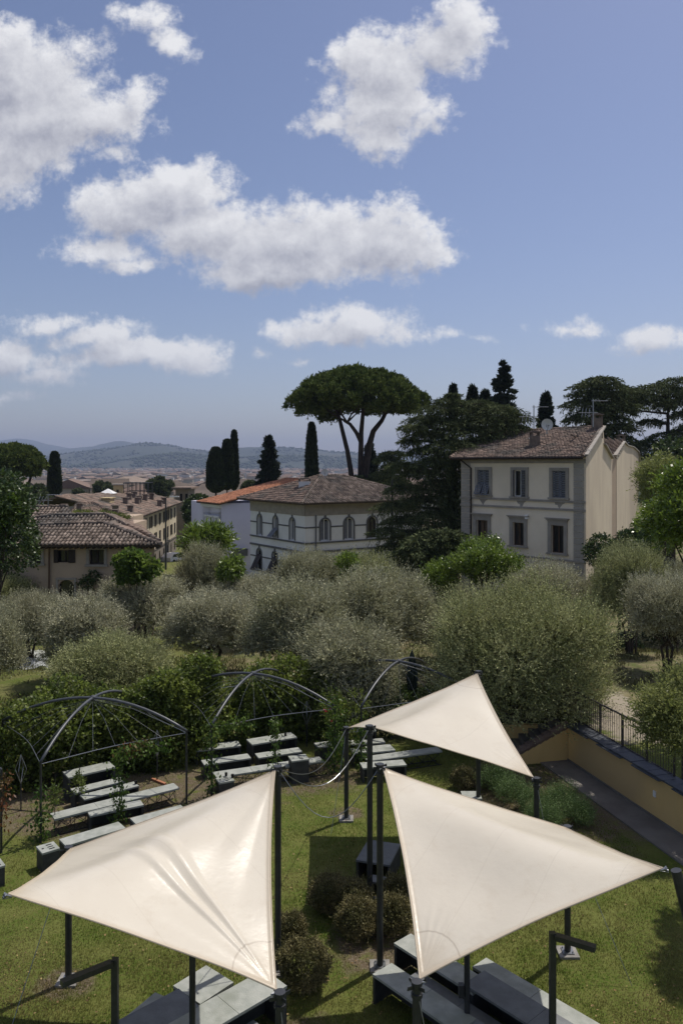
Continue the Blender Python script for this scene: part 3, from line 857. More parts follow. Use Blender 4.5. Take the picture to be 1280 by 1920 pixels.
c = onroof(1120, 806); chimney(villa, (c.x, c.y + .2), .62, .6, c.z - .6, at_d(1120, 784, c.y).z)
sk = MB(); c = onroof(991, 826); sk.prism([c + rn * .12, c + Ud * .55 + rn * .12, c + Ud * .55 + rn.cross(Ud) * .45 + rn * .12, c + rn.cross(Ud) * .45 + rn * .12], rn * .06); sk.build('skylight', M_paint, villa)
def antenna(px, pt, pb_, d, label, n=5):
    b0 = at_d(px, pb_, d); hh = at_d(px, pt, d).z - b0.z
    tg = thing('tv_antenna', label, 'antenna', tuple(b0))
    m1 = MB(); m1.tube([b0, b0 + Vector((0, 0, hh))], .035, 6); m1.build('mast', M_wire, tg)
    m2 = MB(); zt = b0.z + hh * .93
    m2.tube([(b0.x - .1, b0.y, zt), (b0.x + .95, b0.y, zt)], .022, 5)
    for k in range(n): m2.tube([(b0.x + .15 + k * .18, b0.y - .28, zt), (b0.x + .15 + k * .18, b0.y + .28, zt)], .014, 4)
    zt = b0.z + hh * .5
    m2.tube([(b0.x - .95, b0.y, zt), (b0.x + .3, b0.y, zt)], .02, 5)
    for k in range(3): m2.tube([(b0.x - .8 + k * .22, b0.y - .2, zt - .3), (b0.x - .6 + k * .22, b0.y + .2, zt + .3)], .014, 4)
    m2.build('aerial_arm', M_wire, tg)
antenna(1000, 760, 803, 51.5, 'thin television aerial standing on the cream villa roof beside the dish')
antenna(1111, 748, 800, 51.5, 'thin television aerial beside the right-hand chimney of the cream villa')
def dish(px, py, r_px, d, label):
    c = at_d(px, py, d); r = r_px / FPX * d
    tg = thing('satellite_dish', label, 'satellite dish', (c.x, c.y, c.z - r * 1.6))
    m = MB(); n = 16
    pts = [c + Vector((0, .12, 0))]
    vs = [c + Vector((0, .14 * r * 2, 0))]
    for ring in (.5, 1.0):
        for k in range(n):
            a = 2 * math.pi * k / n
            vs.append(c + Vector((math.cos(a) * r * ring, .28 * r * (1 - ring ** 2), math.sin(a) * r * ring)))
    fs = [(0, 1 + k, 1 + (k + 1) % n) for k in range(n)] + [(1 + k, 1 + n + k, 1 + n + (k + 1) % n, 1 + (k + 1) % n) for k in range(n)]
    m.add(vs, fs); m.add([v + Vector((0, .03, 0)) for v in vs], [tuple(reversed(f)) for f in fs])
    m.build('reflector', M_dish, tg, smooth=True)
    m = MB(); m.tube([c + Vector((0, .1, -r * 1.6)), c + Vector((0, .1, 0))], .035, 6); m.tube([c + Vector((0, 0, -r)), c + Vector((0, -r * .9, -.1))], .018, 5); m.ball(c + Vector((0, -r * .9, -.05)), .06, 6, 4)
    m.build('mount', M_wire, tg)
dish(1025, 796, 11, 51.8, 'round grey satellite dish on the ridge of the cream villa')
dish(609, 886, 6.5, 76, 'round white satellite dish above the striped villa roof')

# second block behind, stepped wall with curved parapet
S2 = Fr(S.P + S.N * .05, (S.U.x, S.U.y))
def s2(pts, w=0):
    r_ = []
    for x, y in pts:
        u, z = S2.px(x, y, w); r_.append(S2.p(u, w, z))
    return r_
b0 = s2([(1172, 1000)])[0]
ann = thing('rear_house', 'tall plain cream block with curved parapet attached behind the cream villa', 'house', (b0.x, b0.y, H(b0.x, b0.y)))
q = s2([(1155, 1015), (1155, 853), (1170, 829), (1176, 836), (1187, 839), (1196, 848), (1198.5, 868), (1196, 930), (1187, 985), (1184, 1010)])
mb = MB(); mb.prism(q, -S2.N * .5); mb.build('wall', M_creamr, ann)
q2 = S.p(S.px(1146, 900)[0] + .25, -.6, 0); 
mb = MB(); A, Z_ = S.px(1147, 859); Bq, _ = S2.px(1156, 859)
mb.add([S.p(A, -.2, -1), S2.p(Bq, 0, -1), S2.p(Bq, 0, S2.px(1155, 853)[1]), S.p(A, -.2, S.px(1147, 856)[1])], [(0, 1, 2, 3)]); mb.build('recess_wall', M_ochre, ann)
mb = MB()
cp = s2([(1154, 854), (1170, 828), (1176, 835), (1187, 838), (1196.5, 847), (1199.3, 868)], .06)
for i in range(len(cp) - 1): mb.bar(cp[i] - S2.N * .2, cp[i + 1] - S2.N * .2, .55, .1)
mb.build('coping', M_stonew, ann)
r1 = [hit(x, y, S.p(2.5, 0, 0), S.N) for x, y in ((1131, 826), (1163, 826), (1152, 849), (1143, 849))]
a_, b_, c_, d_ = S.p(2.4, -.2, 10.3), S2.p(S2.px(1155, 853)[0], -.1, 10.0), S2.p(S2.px(1170, 828)[0], -.1, 11.55), S.p(3.6, -1.5, 11.6)
tile_roof(ann, [d_, c_, b_], (d_, b_), M_tile_b, .24, .34, .08)
c = s2([(1163, 845)], -.8)[0]; chimney(ann, (c.x, c.y), .6, .55, 9.8, at_d(1163, 822, c.y).z)

# ------------------------------------------------------------------ pale villa with dark bands (centre)
P0 = Vector(((572 - CX) / FPX * 72, 72, 0))
FR = Fr(P0, Vector((1, .674, 0)))                 # right facade, u from the corner to the right
FL = Fr(P0, Vector((.674, -1, 0)))                # left facade, u negative towards the left
zT = FL.px(572, 944)[1]; zBv = -3.4
uLL = FL.px(470, 1000)[0]; uRR = 13.5
sv = thing('banded_villa', 'pale villa with dark horizontal bands and arched windows under a hipped tiled roof', 'house', (P0.x, P0.y + 4, zBv))
def pxwins(Fq, lst):
    r_ = []
    for (xa, xb, ya, yb) in lst:
        ym = (ya + yb) / 2; xm = (xa + xb) / 2
        r_.append((Fq.px(xa, ym)[0], Fq.px(xb, ym)[0], Fq.px(xm, yb)[1], Fq.px(xm, ya)[1]))
    return r_
Z2 = 3.048
def z2(x, y): return 440 + x / Z2, 780 + y / Z2
wl = pxwins(FL, [(483, 491, 965, 1003), (512.5, 521, 968, 1007.5), (543.5, 552.5, 972.5, 1012.5), (482, 490.5, 1029.5, 1066), (511, 520, 1036, 1070)])
dz = wl[1][3] - wl[1][2]
cz = [(w_[2] + w_[3]) / 2 for w_ in wl[:3]]; zc = sum(cz) / 3
wl = [(w_[0], w_[1], zc - dz / 2, zc + dz / 2) for w_ in wl[:3]] + wl[3:]
zc2 = (wl[3][2] + wl[3][3] + wl[4][2] + wl[4][3]) / 4; wl = wl[:3] + [(w_[0], w_[1], zc2 - dz * .52, zc2 + dz * .48) for w_ in wl[3:]]
wl.append((wl[2][0], wl[2][1], wl[4][2], wl[4][3]))
wr = pxwins(FR, [(600.5, 618, 973, 1015), (645, 662.5, 973, 1012), (688.5, 706, 970, 1008)])
wr = [(w_[0], w_[1], zc - dz / 2, zc + dz / 2) for w_ in wr]
wr += [(w_[0], w_[1], wl[4][2], wl[4][3]) for w_ in wr]
zs1 = zT - 1.65
mb = MB(); wall_holes(mb, FL, uLL, 0, zBv, zT, wl, .25, True); wall_holes(mb, FR, 0, uRR, zBv, zT, wr, .25, True)
mb.add([FL.p(uLL, 0, zBv), FL.p(uLL, 0, zT), FR.p(uRR, 0, zT) + FL.U * uLL, FR.p(uRR, 0, zBv) + FL.U * uLL], [(0, 1, 2, 3)])
mb.add([FR.p(uRR, 0, zBv), FR.p(uRR, 0, zT), FR.p(uRR, 0, zT) + FL.U * uLL, FR.p(uRR, 0, zBv) + FL.U * uLL], [(0, 1, 2, 3)])
mb.build('wall', M_white, sv)
for Fq, u0, u1, wn in ((FL, uLL, 0, wl), (FR, 0, uRR, wr)):
    e0 = .04 if Fq is FR else 0
    mb = MB(); mb.fbox(Fq, u0 - .05, u1 + (.05 if Fq is FL else .0), 0, .05, zT - 1.15, zT - .02); mb.build('frieze', M_stonew, sv)
    top = [h for h in wn if abs(h[3] - wn[0][3]) < .3]; bot = [h for h in wn if abs(h[3] - wn[0][3]) >= .3]
    mb = MB()
    def band(z, hgt_, hs, proud=.035):
        cur = u0
        for h in sorted(hs):
            if h[2] - .2 < z < h[3] + .1:
                mb.fbox(Fq, cur, h[0] - .14, 0, proud, z, z + hgt_); cur = h[1] + .14
        mb.fbox(Fq, cur, u1, 0, proud, z, z + hgt_)
    zsp = top[0][2] + dz * .60
    band(zsp, .13, top)
    band(top[0][2] - .22, .15, [], .10)
    band(top[0][2] - 1.05, .18, [], .12)
    band(bot[0][2] + dz * .60, .13, bot)
    band(bot[0][2] - .22, .15, [], .08)
    for h in wn:
        m_ = (h[0] + h[1]) / 2; mb.fbox(Fq, m_ - .11, m_ + .11, 0, .06, h[3] + .14, (zT - 1.15) if h in top else top[0][2] - 1.05)
    build_boxes(mb, 'dark_band', M_stripe, sv)
    for h in wn:
        mb = MB(); r = (h[1] - h[0]) / 2; zc_ = h[3] - r; m_ = (h[0] + h[1]) / 2; k = 10
        mb.fbox(Fq, h[0] - .14, h[0], 0, .06, h[2], zc_); mb.fbox(Fq, h[1], h[1] + .14, 0, .06, h[2], zc_)
        for j in range(k):
            a0, a1 = math.pi * j / k, math.pi * (j + 1) / k
            pt = lambda a, rr, w_: Fq.p(m_ - rr * math.cos(a), w_, zc_ + rr * math.sin(a))
            mb.hexa([pt(a0, r, .06), pt(a0, r + .14, .06), pt(a0, r + .14, 0), pt(a0, r, 0), pt(a1, r, .06), pt(a1, r + .14, .06), pt(a1, r + .14, 0), pt(a1, r, 0)])
        mb.build('arch_surround', M_stripe, sv)
    for i, h in enumerate(wn):
        st = 'closed'
        dark = (Fq is FR and i == 2) or (Fq is FL and i >= 3)
        wi = window(sv, Fq, *h, w=-.24, frame=M_dish if not dark else M_shutb, fw=.09, mull=True)
        if not dark:
            cb = MB(); cb.fbox(Fq, h[0] + .15, (h[0] + h[1]) / 2 - .12, -.20, -.18, h[2] + .1, h[3] - .25); cb.fbox(Fq, (h[0] + h[1]) / 2 + .12, h[1] - .15, -.20, -.18, h[2] + .1, h[3] - .25); build_boxes(cb, 'shutter', M_shut, wi)
        if Fq is FL and i in (1, 3, 4):
            m_ = (h[0] + h[1]) / 2; cb = MB()
            zk = h[2] + .9 if i == 1 else h[2] + 1.5
            for s_ in (0, 1):
                ua, ub = (h[0], m_ - .03) if s_ == 0 else (m_ + .03, h[1])
                cb.hexa([Fq.p(ua, .75, h[2] + .1), Fq.p(ub, .75, h[2] + .1), Fq.p(ub, .71, h[2] + .1), Fq.p(ua, .71, h[2] + .1), Fq.p(ua, .02, zk), Fq.p(ub, .02, zk), Fq.p(ub, -.02, zk), Fq.p(ua, -.02, zk)])
            build_boxes(cb, 'propped_shutter', M_shut if i == 1 else M_shutb, wi)
mb = MB(); mb.tube([FR.p(1.1, .1, zBv), FR.p(1.1, .1, zT - 1.1)], .06, 8); mb.build('drain_pipe', M_stripe, sv)
# hipped roof
ov = .95; zr = zT + .05
cN = FR.p(0, ov, zr) + FL.N * ov
cL = FL.p(uLL - 1.2, ov, zr); cR = FR.p(uRR + .9, ov, zr)
cB = FR.p(uRR + .9, 0, zr) + FL.U * (uLL - 1.2)
nm = FR.p(2.8, 0, 0) + FL.U * -3.0
ap = at_d(618, 903.5, nm.y + 4); 
pk1 = FR.p(uRR * .5 - 1.9, 0, zr + 2.35) + FL.U * (uLL * .5 + .2); pk2 = pk1 + FR.U * 2.6
mb = MB()
tile_roof(sv, [cN, cR, pk2, pk1], (cN, cR), M_tile_g, .27, .40, .14, hips=((cN, pk1), (pk1, pk2), (cR, pk2)))
tile_roof(sv, [cL, cN, pk1], (cL, cN), M_tile_b, .27, .40, .14, hips=((cL, pk1),))
mb.add([cR, cB, pk2], [(0, 1, 2)]); mb.add([cB, cL, pk1, pk2], [(0, 1, 2, 3)]); mb.build('rear_roof', M_tile_b, sv)
c = hit(571, 912, cL, (cN - cL).cross(pk1 - cL).normalized()); chimney(sv, (c.x, c.y + .3), 1.1, .9, c.z - .7, at_d(571, 903, c.y).z, matl=M_white)

# ------------------------------------------------------------------ white house with lilac flank and orange roof
P1 = Vector(((415 - CX) / FPX * 88, 88, 0))
GL = Fr(P1, Vector((.62, -1, 0))); GR = Fr(P1, Vector((1, .62, 0)))
zTl = GL.px(413, 944)[1]
lh = thing('white_house', 'white house with blank lilac side wall and bright orange tiled roof', 'house', (P1.x, P1.y + 4, -5))
gL = GL.px(381, 1000)[0]
whs = pxwins(GL, [(387.5, 391, 972, 1000), (395.5, 399, 974, 1000), (405, 409.5, 978, 1000)])
whs = [(h[0], h[1], whs[1][2] - .8, whs[1][3]) for h in whs]
mb = MB(); wall_holes(mb, GL, gL, 0, -6, zTl, whs, .2, True); mb.build('front_wall', M_white, lh)
mb = MB(); mb.fbox(GL, gL - .1, 0.1, 0, .15, whs[0][2] - .5, whs[0][2] - .3)
mb.fbox(GL, gL - .1, .1, 0, .25, zTl - .5, zTl - .1)
for h in whs:
    mb.fbox(GL, h[0] - .25, h[0], 0, .1, h[2], h[3] + .3); mb.fbox(GL, h[1], h[1] + .25, 0, .1, h[2], h[3] + .3); mb.fbox(GL, h[0] - .35, h[1] + .35, 0, .2, h[3] + .3, h[3] + .5)
mb.build('stucco_trim', M_white, lh)
for h in whs: window(lh, GL, *h, w=-.18, frame=M_shutb)
mb = MB(); mb.fbox(GR, 0, 14, -9, -.001, -6, zTl); mb.build('side_wall', M_lilac, lh)
e1, e2, e3 = GL.p(gL - .6, .6, zTl), GL.p(.6, .6, zTl), GR.p(14, .6, zTl) 
rd = GR.p(7, 0, zTl + 2.1) + GL.U * (gL * .55)
rnn = (e2 - e1).cross(Vector((GR.U.x, GR.U.y, .28)))
up_ = Vector((GR.U.x, GR.U.y, .22)).normalized()
tile_roof(lh, [e1, e2, e2 + up_ * 12, e1 + up_ * 12], (e1, e2), M_tile_o, .28, .42, .14, hips=((e2, e2 + up_ * 12),))
mb = MB(); u_, z_ = GR.px(452, 1025); mb.fbox(GR, u_ - 1, u_ + .6, 0, .5, z_ - 1.0, z_ - .2); mb.build('balcony', M_stripe, lh)

# ------------------------------------------------------------------ long low ochre house, left, with three tiers of old tiles
FO = Fr((at_d(50, 1000, 44.6).x, 44.6, 0), Vector((1, .0, 0)))
oc = thing('farmhouse', 'long dull ochre farmhouse with weathered tiled hip roof at left', 'house', (-14, 48, -.8))
uE = FO.px(290, 1040)[0]; zO = FO.px(200, 1026)[1]
hs = pxwins(FO, [(102.5, 141, 1031.5, 1054.5), (168, 196, 1030.5, 1058), (240, 263, 1029, 1050), (60, 78, 1032, 1056), (110, 140, 1087, 1125)])
mb = MB(); wall_holes(mb, FO, -3, uE, -1.4, zO + .3, hs, .25, {4}); mb.add([FO.p(uE, 0, -1.4), FO.p(uE, 0, zO + .3), FO.p(uE - 2.6, -7, zO + .3), FO.p(uE - 2.6, -7, -1.4)], [(0, 1, 2, 3)])
mb.add([FO.p(-3, 0, -1.4), FO.p(-3, 0, zO + .3), FO.p(-3, -7, zO + .3), FO.p(-3, -7, -1.4)], [(0, 1, 2, 3)])
mb.build('wall', M_ochre, oc)
for i, h in enumerate(hs):
    window(oc, FO, *h, w=-.22, frame=M_shutb, trim=M_stonew if i in (1, 2, 3, 4) else None, tw=.16 if i != 4 else .12, sill=i in (1, 2, 3), mull=i != 4)
    if i == 0:
        mb = MB(); 
        for ua, ub in ((h[0] - .02, h[0] + .22), (h[1] - .35, h[1] + .02)): mb.fbox(FO, ua, ub, .0, .06, h[2] - .02, h[3] + .02)
        build_boxes(mb, 'shutter', M_shutb, oc)
mb = MB(); mb.tube([FO.p(hs[0][0] - .15, .3, zO), FO.p(hs[0][0] - .25, .1, zO - .5), FO.p(hs[0][0] - .25, .1, -1)], .05, 7); mb.build('drain_pipe', M_wood, oc)
mb = MB(); mb.fbox(FO, -3.4, uE + .45, .0, .62, zO + .06, zO + .16)
for k in range(40): mb.fbox(FO, -3.2 + k * .32, -3.1 + k * .32, 0.0, .58, zO - .03, zO + .058) if -3.2 + k * .32 < uE + .3 else None
mb.build('eaves_boards', M_under, oc)
eL_, eR_ = FO.p(-3.5, .75, zO + .2), FO.p(uE + .55, .75, zO + .2)
pn = Vector((0, -.40, 1)).normalized()
def onp(x, y, p0): return hit(x, y, p0, pn)
tl = onp(78, 985, eL_); tr = onp(196, 981.5, eL_); tl0 = onp(10, 987, eL_)
tile_roof(oc, [eL_, eR_, tr, tl0], (eL_, eR_), M_tile_g, .225, .36, .14, hips=((tl0, tr), (eR_, tr)))
er2 = eR_ + Vector((-2.4, 6.5, .15))
mb = MB(); mb.prism([eR_, er2, tr + Vector((0, 3.2, .1)), tr], (0, 0, -.1)); mb.build('side_roof', M_tile_b, oc)
# second tier
oc2 = thing('farmhouse_wing', 'upper tiled roof wing directly behind the ochre farmhouse roof with weeds on its ridge', 'house', (-13, 51, 0))
pE = Vector((0, 48.0, at_d(150, 984, 48.0).z)); 
e_l, e_r = at_d(40, 986, 48), at_d(238, 984, 48); e_r.z = e_l.z
def on2(x, y): return hit(x, y, e_l, pn)
t_l, t_r = on2(62, 972), on2(196, 965)
t_m = on2(105, 967)
tile_roof(oc2, [e_l, e_r, t_r, t_m, t_l], (e_l, e_r), M_tile_g, .225, .36, .12, hips=((t_m, t_r), (t_r, e_r), (t_l, t_m)))
mb = MB(); mb.box(-18.5, e_r.x - .5, 48.3, 55, -1, e_l.z - .12); mb.build('wall', M_ochre, oc2)
# side slope running to the right corner
s1, s2_, s3 = e_r, at_d(300, 1016, 46.5), at_d(243, 970, 58)
s4 = t_r
tile_roof(oc2, [s2_, s3, s4 + Vector((0, .4, 0))], (s2_, s3), M_tile_b, .225, .36, .1, hips=((s2_, s4),))
# third tier
oc3 = thing('farmhouse_annex', 'brown tiled roof of the third tier behind the farmhouse, plants on its eave', 'house', (-14, 58, 0))
e_l, e_r = at_d(55, 974, 54), at_d(215, 974, 54); e_r.z = e_l.z
t_l, t_r = hit(60, 951, e_l, pn), hit(165, 950, e_l, pn)
tile_roof(oc3, [e_l, at_d(140, 974, 54), hit(128, 951, e_l, pn), t_l], (e_l, e_r), M_tile_g, .24, .38, .12, hips=((t_l, hit(128, 951, e_l, pn)),))
p_a, p_b, p_c, p_d = at_d(128, 975, 54.2), at_d(240, 973, 54.2), at_d(172, 944, 63), at_d(140, 950, 61)
p_b.z = p_a.z
pn3 = (p_b - p_a).cross(p_c - p_a).normalized()
p_d = hit(140, 950, p_a, pn3)
tile_roof(oc3, [p_a, p_b, p_c, p_d], (p_a, p_b), M_tile_b, .24, .38, .12, hips=((p_b, p_c), (p_d, p_c)))
mb = MB(); mb.box(-22, -15.4, 54.4, 62, -2, e_l.z - .13); mb.build('wall', M_ochre, oc3)
for (x, y, h_) in ((198, 957, 15), (216, 960, 11), (150, 948, 8), (120, 950, 7)):
    p_ = at_d(x, y + 12, 56); mb = MB(); zt = at_d(x, y - 3, 56).z
    mb.box(p_.x - .17, p_.x + .17, p_.y - .17, p_.y + .17, p_.z - .3, zt); mb.box(p_.x - .24, p_.x + .24, p_.y - .24, p_.y + .24, zt, zt + .07); mb.build('chimney', M_brick, oc3)
antenna(91, 926, 951, 55, 'tall television aerial on the left-hand farmhouse roof')

# ------------------------------------------------------------------ palazzo along the street, many shuttered windows
A0 = at_d(248, 1000, 92); A1 = at_d(331, 1000, 128)
pal = thing('palazzo', 'long cream street palazzo with rows of dark shuttered windows and broad brown roof', 'house', (A0.x, A0.y, H(A0.x, A0.y)))
FP = Fr((A0.x, A0.y, 0), (A1.x - A0.x, A1.y - A0.y))
Lp = (Vector((A1.x, A1.y, 0)) - Vector((A0.x, A0.y, 0))).length
zP = at_d(248, 968, 92).z; zP2 = at_d(331, 944, 128).z; zP = (zP + zP2) / 2
rows = [(968 + 7, 968 + 24), (1001, 1017)]
cols = np.linspace(1.6, Lp - 2.0, 10)
wz = [(zP - 2.2, zP - .7), (zP - 4.7, zP - 3.1), (zP - 7.4, zP - 5.9)]
hs = [(u - .55, u + .55, a, c) for u in cols for (a, c) in wz]
mb = MB(); wall_holes(mb, FP, 0, Lp, zP - 5.3, zP, [h for h in hs if h[2] > zP - 5.3], .2); 
mb.add([FP.p(Lp, 0, zP - 12), FP.p(Lp, 0, zP), FP.p(Lp, -12, zP), FP.p(Lp, -12, zP - 12)], [(0, 1, 2, 3)]); mb.add([FP.p(0, 0, zP - 12), FP.p(0, 0, zP), FP.p(0, -12, zP), FP.p(0, -12, zP - 12)], [(0, 1, 2, 3)])
mb.build('wall', M_palaz, pal)
mb = MB(); wall_holes(mb, FP, 0, Lp, zP - 12, zP - 5.3, [h for h in hs if h[2] < zP - 5.3], .2, True); mb.fbox(FP, 0, Lp, 0, .12, zP - 5.4, zP - 5.2); mb.build('ground_floor_wall', M_palazs, pal)
for i, h in enumerate(hs):
    window(pal, FP, *h, w=-.15, frame=M_shutb)
    if h[2] > zP - 5.3:
        mb = MB()
        if i % 4 == 1: mb.fbox(FP, h[0] - .5, h[0], .02, .08, h[2], h[3]); mb.fbox(FP, h[1], h[1] + .5, .02, .08, h[2], h[3])
        else: mb.fbox(FP, h[0] - .08, h[1] + .08, .02, .08, h[2], h[3])
        build_boxes(mb, 'shutter', M_shutb, pal)
q0, q1 = FP.p(-.5, .9, zP + .05), FP.p(Lp + .5, .9, zP + .05)
upv = (-FP.N + Vector((0, 0, .30))).normalized()
tile_roof(pal, [q0, q1, q1 + upv * 6 - FP.U * 3, q0 + upv * 9 - FP.U * 0, q0 - FP.U * 3 + upv * 9], (q0, q1), M_tile_b, .34, .5, .14)
mb = MB(); mb.prism([q0 + upv * 9, q1 + upv * 6 - FP.U * 3, q1 - FP.N * 14, q0 - FP.N * 20], (0, 0, -.2)); mb.build('rear_roof', M_tile_b, pal)
mb = MB(); mb.fbox(FP, -.4, Lp + .4, 0, .85, zP - .12, zP - .02); mb.build('eaves', M_wood, pal)
for (x, y, hpx) in ((217, 953, 10), (236, 938, 12), (243, 930, 9), (252, 927, 10), (258, 938, 8), (262, 935, 6), (273, 932, 8), (285, 930, 9), (300, 943, 5), (308, 938, 7), (245, 953, 14)):
    d = 104; c = hit(x, y + 8, q0, FP.U.cross(upv)); d = c.y
    if d < 60 or d > 160: d = 104; c = at_d(x, y + 8, d)
    mb = MB(); s_ = .29; zt = at_d(x, y - 4, d).z; mb.box(c.x - s_, c.x + s_, d - s_, d + s_, c.z - .5, zt); mb.box(c.x - s_ - .1, c.x + s_ + .1, d - s_ - .1, d + s_ + .1, zt, zt + .12)
    mb.build('chimney', M_brick, pal)
# roof terrace tower with its metal pergola
tw = at_d(222, 945, 112)
tt = thing('roof_tower', 'small yellow stair tower with dark window rising from the palazzo roof', 'tower', (tw.x, tw.y, tw.z - 1))
ta, tb2 = at_d(213, 910, 112), at_d(230, 940, 112)
FT = Fr((ta.x, 112, 0), (1, 0.25)); wdt = tb2.x - ta.x
wh = (wdt * .32, wdt * .58, ta.z - 1.3, ta.z - .6)
mb = MB(); wall_holes(mb, FT, 0, wdt, tb2.z - 1.5, ta.z, [wh], .15); mb.fbox(FT, wdt + .001, wdt + .01, -1.6, 0, tb2.z - 1.5, ta.z); mb.fbox(FT, 0, .01, -1.6, -.02, tb2.z - 1.5, ta.z); mb.build('wall', M_yellow, tt)
window(tt, FT, *wh, w=-.14, frame=M_shutb)
mb = MB(); mb.fbox(FT, -.2, wdt + .2, -1.8, .2, ta.z, ta.z + .18); mb.build('roof', M_stonew, tt)
pg0, pg1 = at_d(232, 906, 113), at_d(277, 906, 113)
tg = thing('roof_pergola', 'dark open metal pergola frame on the roof terrace beside the yellow tower', 'pergola', (pg0.x, 113, at_d(240, 935, 113).z))
mb = MB()
zb_ = at_d(240, 933, 113).z
for yy in (113, 116):
    for k in range(7):
        x = pg0.x + (pg1.x - pg0.x) * k / 6; mb.bar((x, yy, zb_), (x, yy, pg0.z), .09)
    mb.bar((pg0.x, yy, pg0.z), (pg1.x, yy, pg0.z), .12); mb.bar((pg0.x, yy, zb_ + .9), (pg1.x, yy, zb_ + .9), .08)
for k in range(7):
    x = pg0.x + (pg1.x - pg0.x) * k / 6; mb.bar((x, 113, pg0.z + .06), (x, 116, pg0.z + .06), .08)
mb.build('frame', M_steel, tg)
pt = at_d(203, 925, 108)
tn = thing('canopy_tent', 'small white pyramid canopy on the roof terrace left of the yellow tower', 'canopy', (pt.x, pt.y, pt.z - 1.2))
mb = MB(); r_ = 1.0; mb.add([(pt.x - r_, 107, pt.z), (pt.x + r_, 107, pt.z), (pt.x + r_, 109, pt.z), (pt.x - r_, 109, pt.z), (pt.x, 108, pt.z + .65)], [(0, 1, 4), (1, 2, 4), (2, 3, 4), (3, 0, 4), (3, 2, 1, 0)]); mb.build('canopy', M_paint, tn)
mb = MB()
for sx in (-.9, .9):
    for sy in (107.1, 108.9): mb.bar((pt.x + sx, sy, pt.z - 2.2), (pt.x + sx, sy, pt.z - .003), .08)
mb.build('leg', M_steel, tn)
yb = at_d(193, 945, 96)
mb = MB(); yb1 = at_d(206, 938, 96); mb.box(yb.x - .2, yb1.x, 96, 98, yb.z - 1, yb1.z + .2); mb.box(yb.x - .35, yb1.x + .15, 95.85, 98.15, yb1.z + .203, yb1.z + .3)
single(mb, 'roof_dormer', M_yellow, 'small pale yellow roof hut with flat top left of the palazzo roof', 'hut', (yb.x, 96, yb.z - 1))
# brown tower-like house right of the palazzo
c0 = at_d(336, 917, 135)
th_ = thing('tower_house', 'narrow brown house with flat tiled roof between palazzo and ivy trees', 'house', (c0.x, 135, -6))
c1 = at_d(353, 917, 135)
mb = MB(); mb.box(c0.x - .6, c1.x, 135, 141, -9, c0.z); mb.build('wall', M_palazs, th_)
mb = MB(); mb.box(c0.x - 1.2, c1.x + .6, 134.4, 141.6, c0.z, c0.z + .3); mb.build('roof', M_tile_b, th_)
mb = MB()
for k in range(3): mb.box(c0.x + .2 + k * .9, c0.x + .55 + k * .9, 134.9, 134.998, c0.z - 2.2, c0.z - .8)
mb.build('window_openings', M_slot, th_)
c0 = at_d(322, 1050, 118)

# parked car in the street
cz_ = H(c0.x, 112); cc = at_z(329, 1055, -4.6); 
car = thing('parked_car', 'small white car parked in the street beside the palazzo', 'car', (cc.x, cc.y, cc.z), rotz=R(62))
def cbuild(mb, nm_, m_, p=None): return link(nm_, mb.mesh(nm_), p or car, m_)
mb = MB(); prof = [(-2.0, .3), (2.0, .3), (2.05, .7), (1.2, .92), (.65, 1.42), (-1.35, 1.45), (-2.0, .95)]
mb.prism([(x, -.82, z) for x, z in prof], (0, 1.64, 0)); cbuild(mb, 'body', M_paint)
mb = MB(); mb.prism([(1.08, -.83, .95), (.6, -.83, 1.36), (-1.3, -.83, 1.38), (-1.6, -.83, .98)], (0, 1.66, 0)); mb.prism([(1.16, -.7, .96), (.72, -.7, 1.36), (.72, .7, 1.36), (1.16, .7, .96)], (.04, 0, .02)); cbuild(mb, 'windows', M_glass)
for sx in (-1.25, 1.3):
    for sy in (-.84, .66):
        mb = MB(); mb.tube([(sx, sy, .32), (sx, sy + .18, .32)], .32, 14); wh_ = cbuild(mb, 'wheel', M_slot)
for sy in (-.6, .6): mb = MB(); mb.ball((2.03, sy, .68), .11, 8, 5); cbuild(mb, 'headlight', M_dish)
# street lamps
def street_lamp(px, ptop, pbot, d, arm, label):
    b_ = at_d(px, pbot, d); zt = at_d(px, ptop, d).z
    tg = thing('street_lamp', label, 'street lamp', tuple(b_))
    mb = MB(); mb.tube([b_, (b_.x, b_.y, (b_.z + zt) / 2), (b_.x, b_.y, zt)], [.11, .09, .06], 8); mb.build('pole', M_steel, tg)
    mb = MB(); mb.bar((b_.x, b_.y, zt + .03), (b_.x + arm * .35, b_.y, zt + .12), .07); ar = mb.build('arm', M_steel, tg)
    mb = MB(); mb.hexa([(b_.x + arm * s1, b_.y + s2, zt + s3) for s3 in (.10, .2) for s1, s2 in ((.3, -.16), (1, -.16), (1, .16), (.3, .16))]); mb.build('lamp_head', M_dish, tg)
street_lamp(311, 934, 1068, 78, 1.3, 'tall dark street lamp in front of the palazzo street corner')
street_lamp(735, 894, 1010, 62, .8, 'grey street lamp against the dark cedar beside the banded villa')

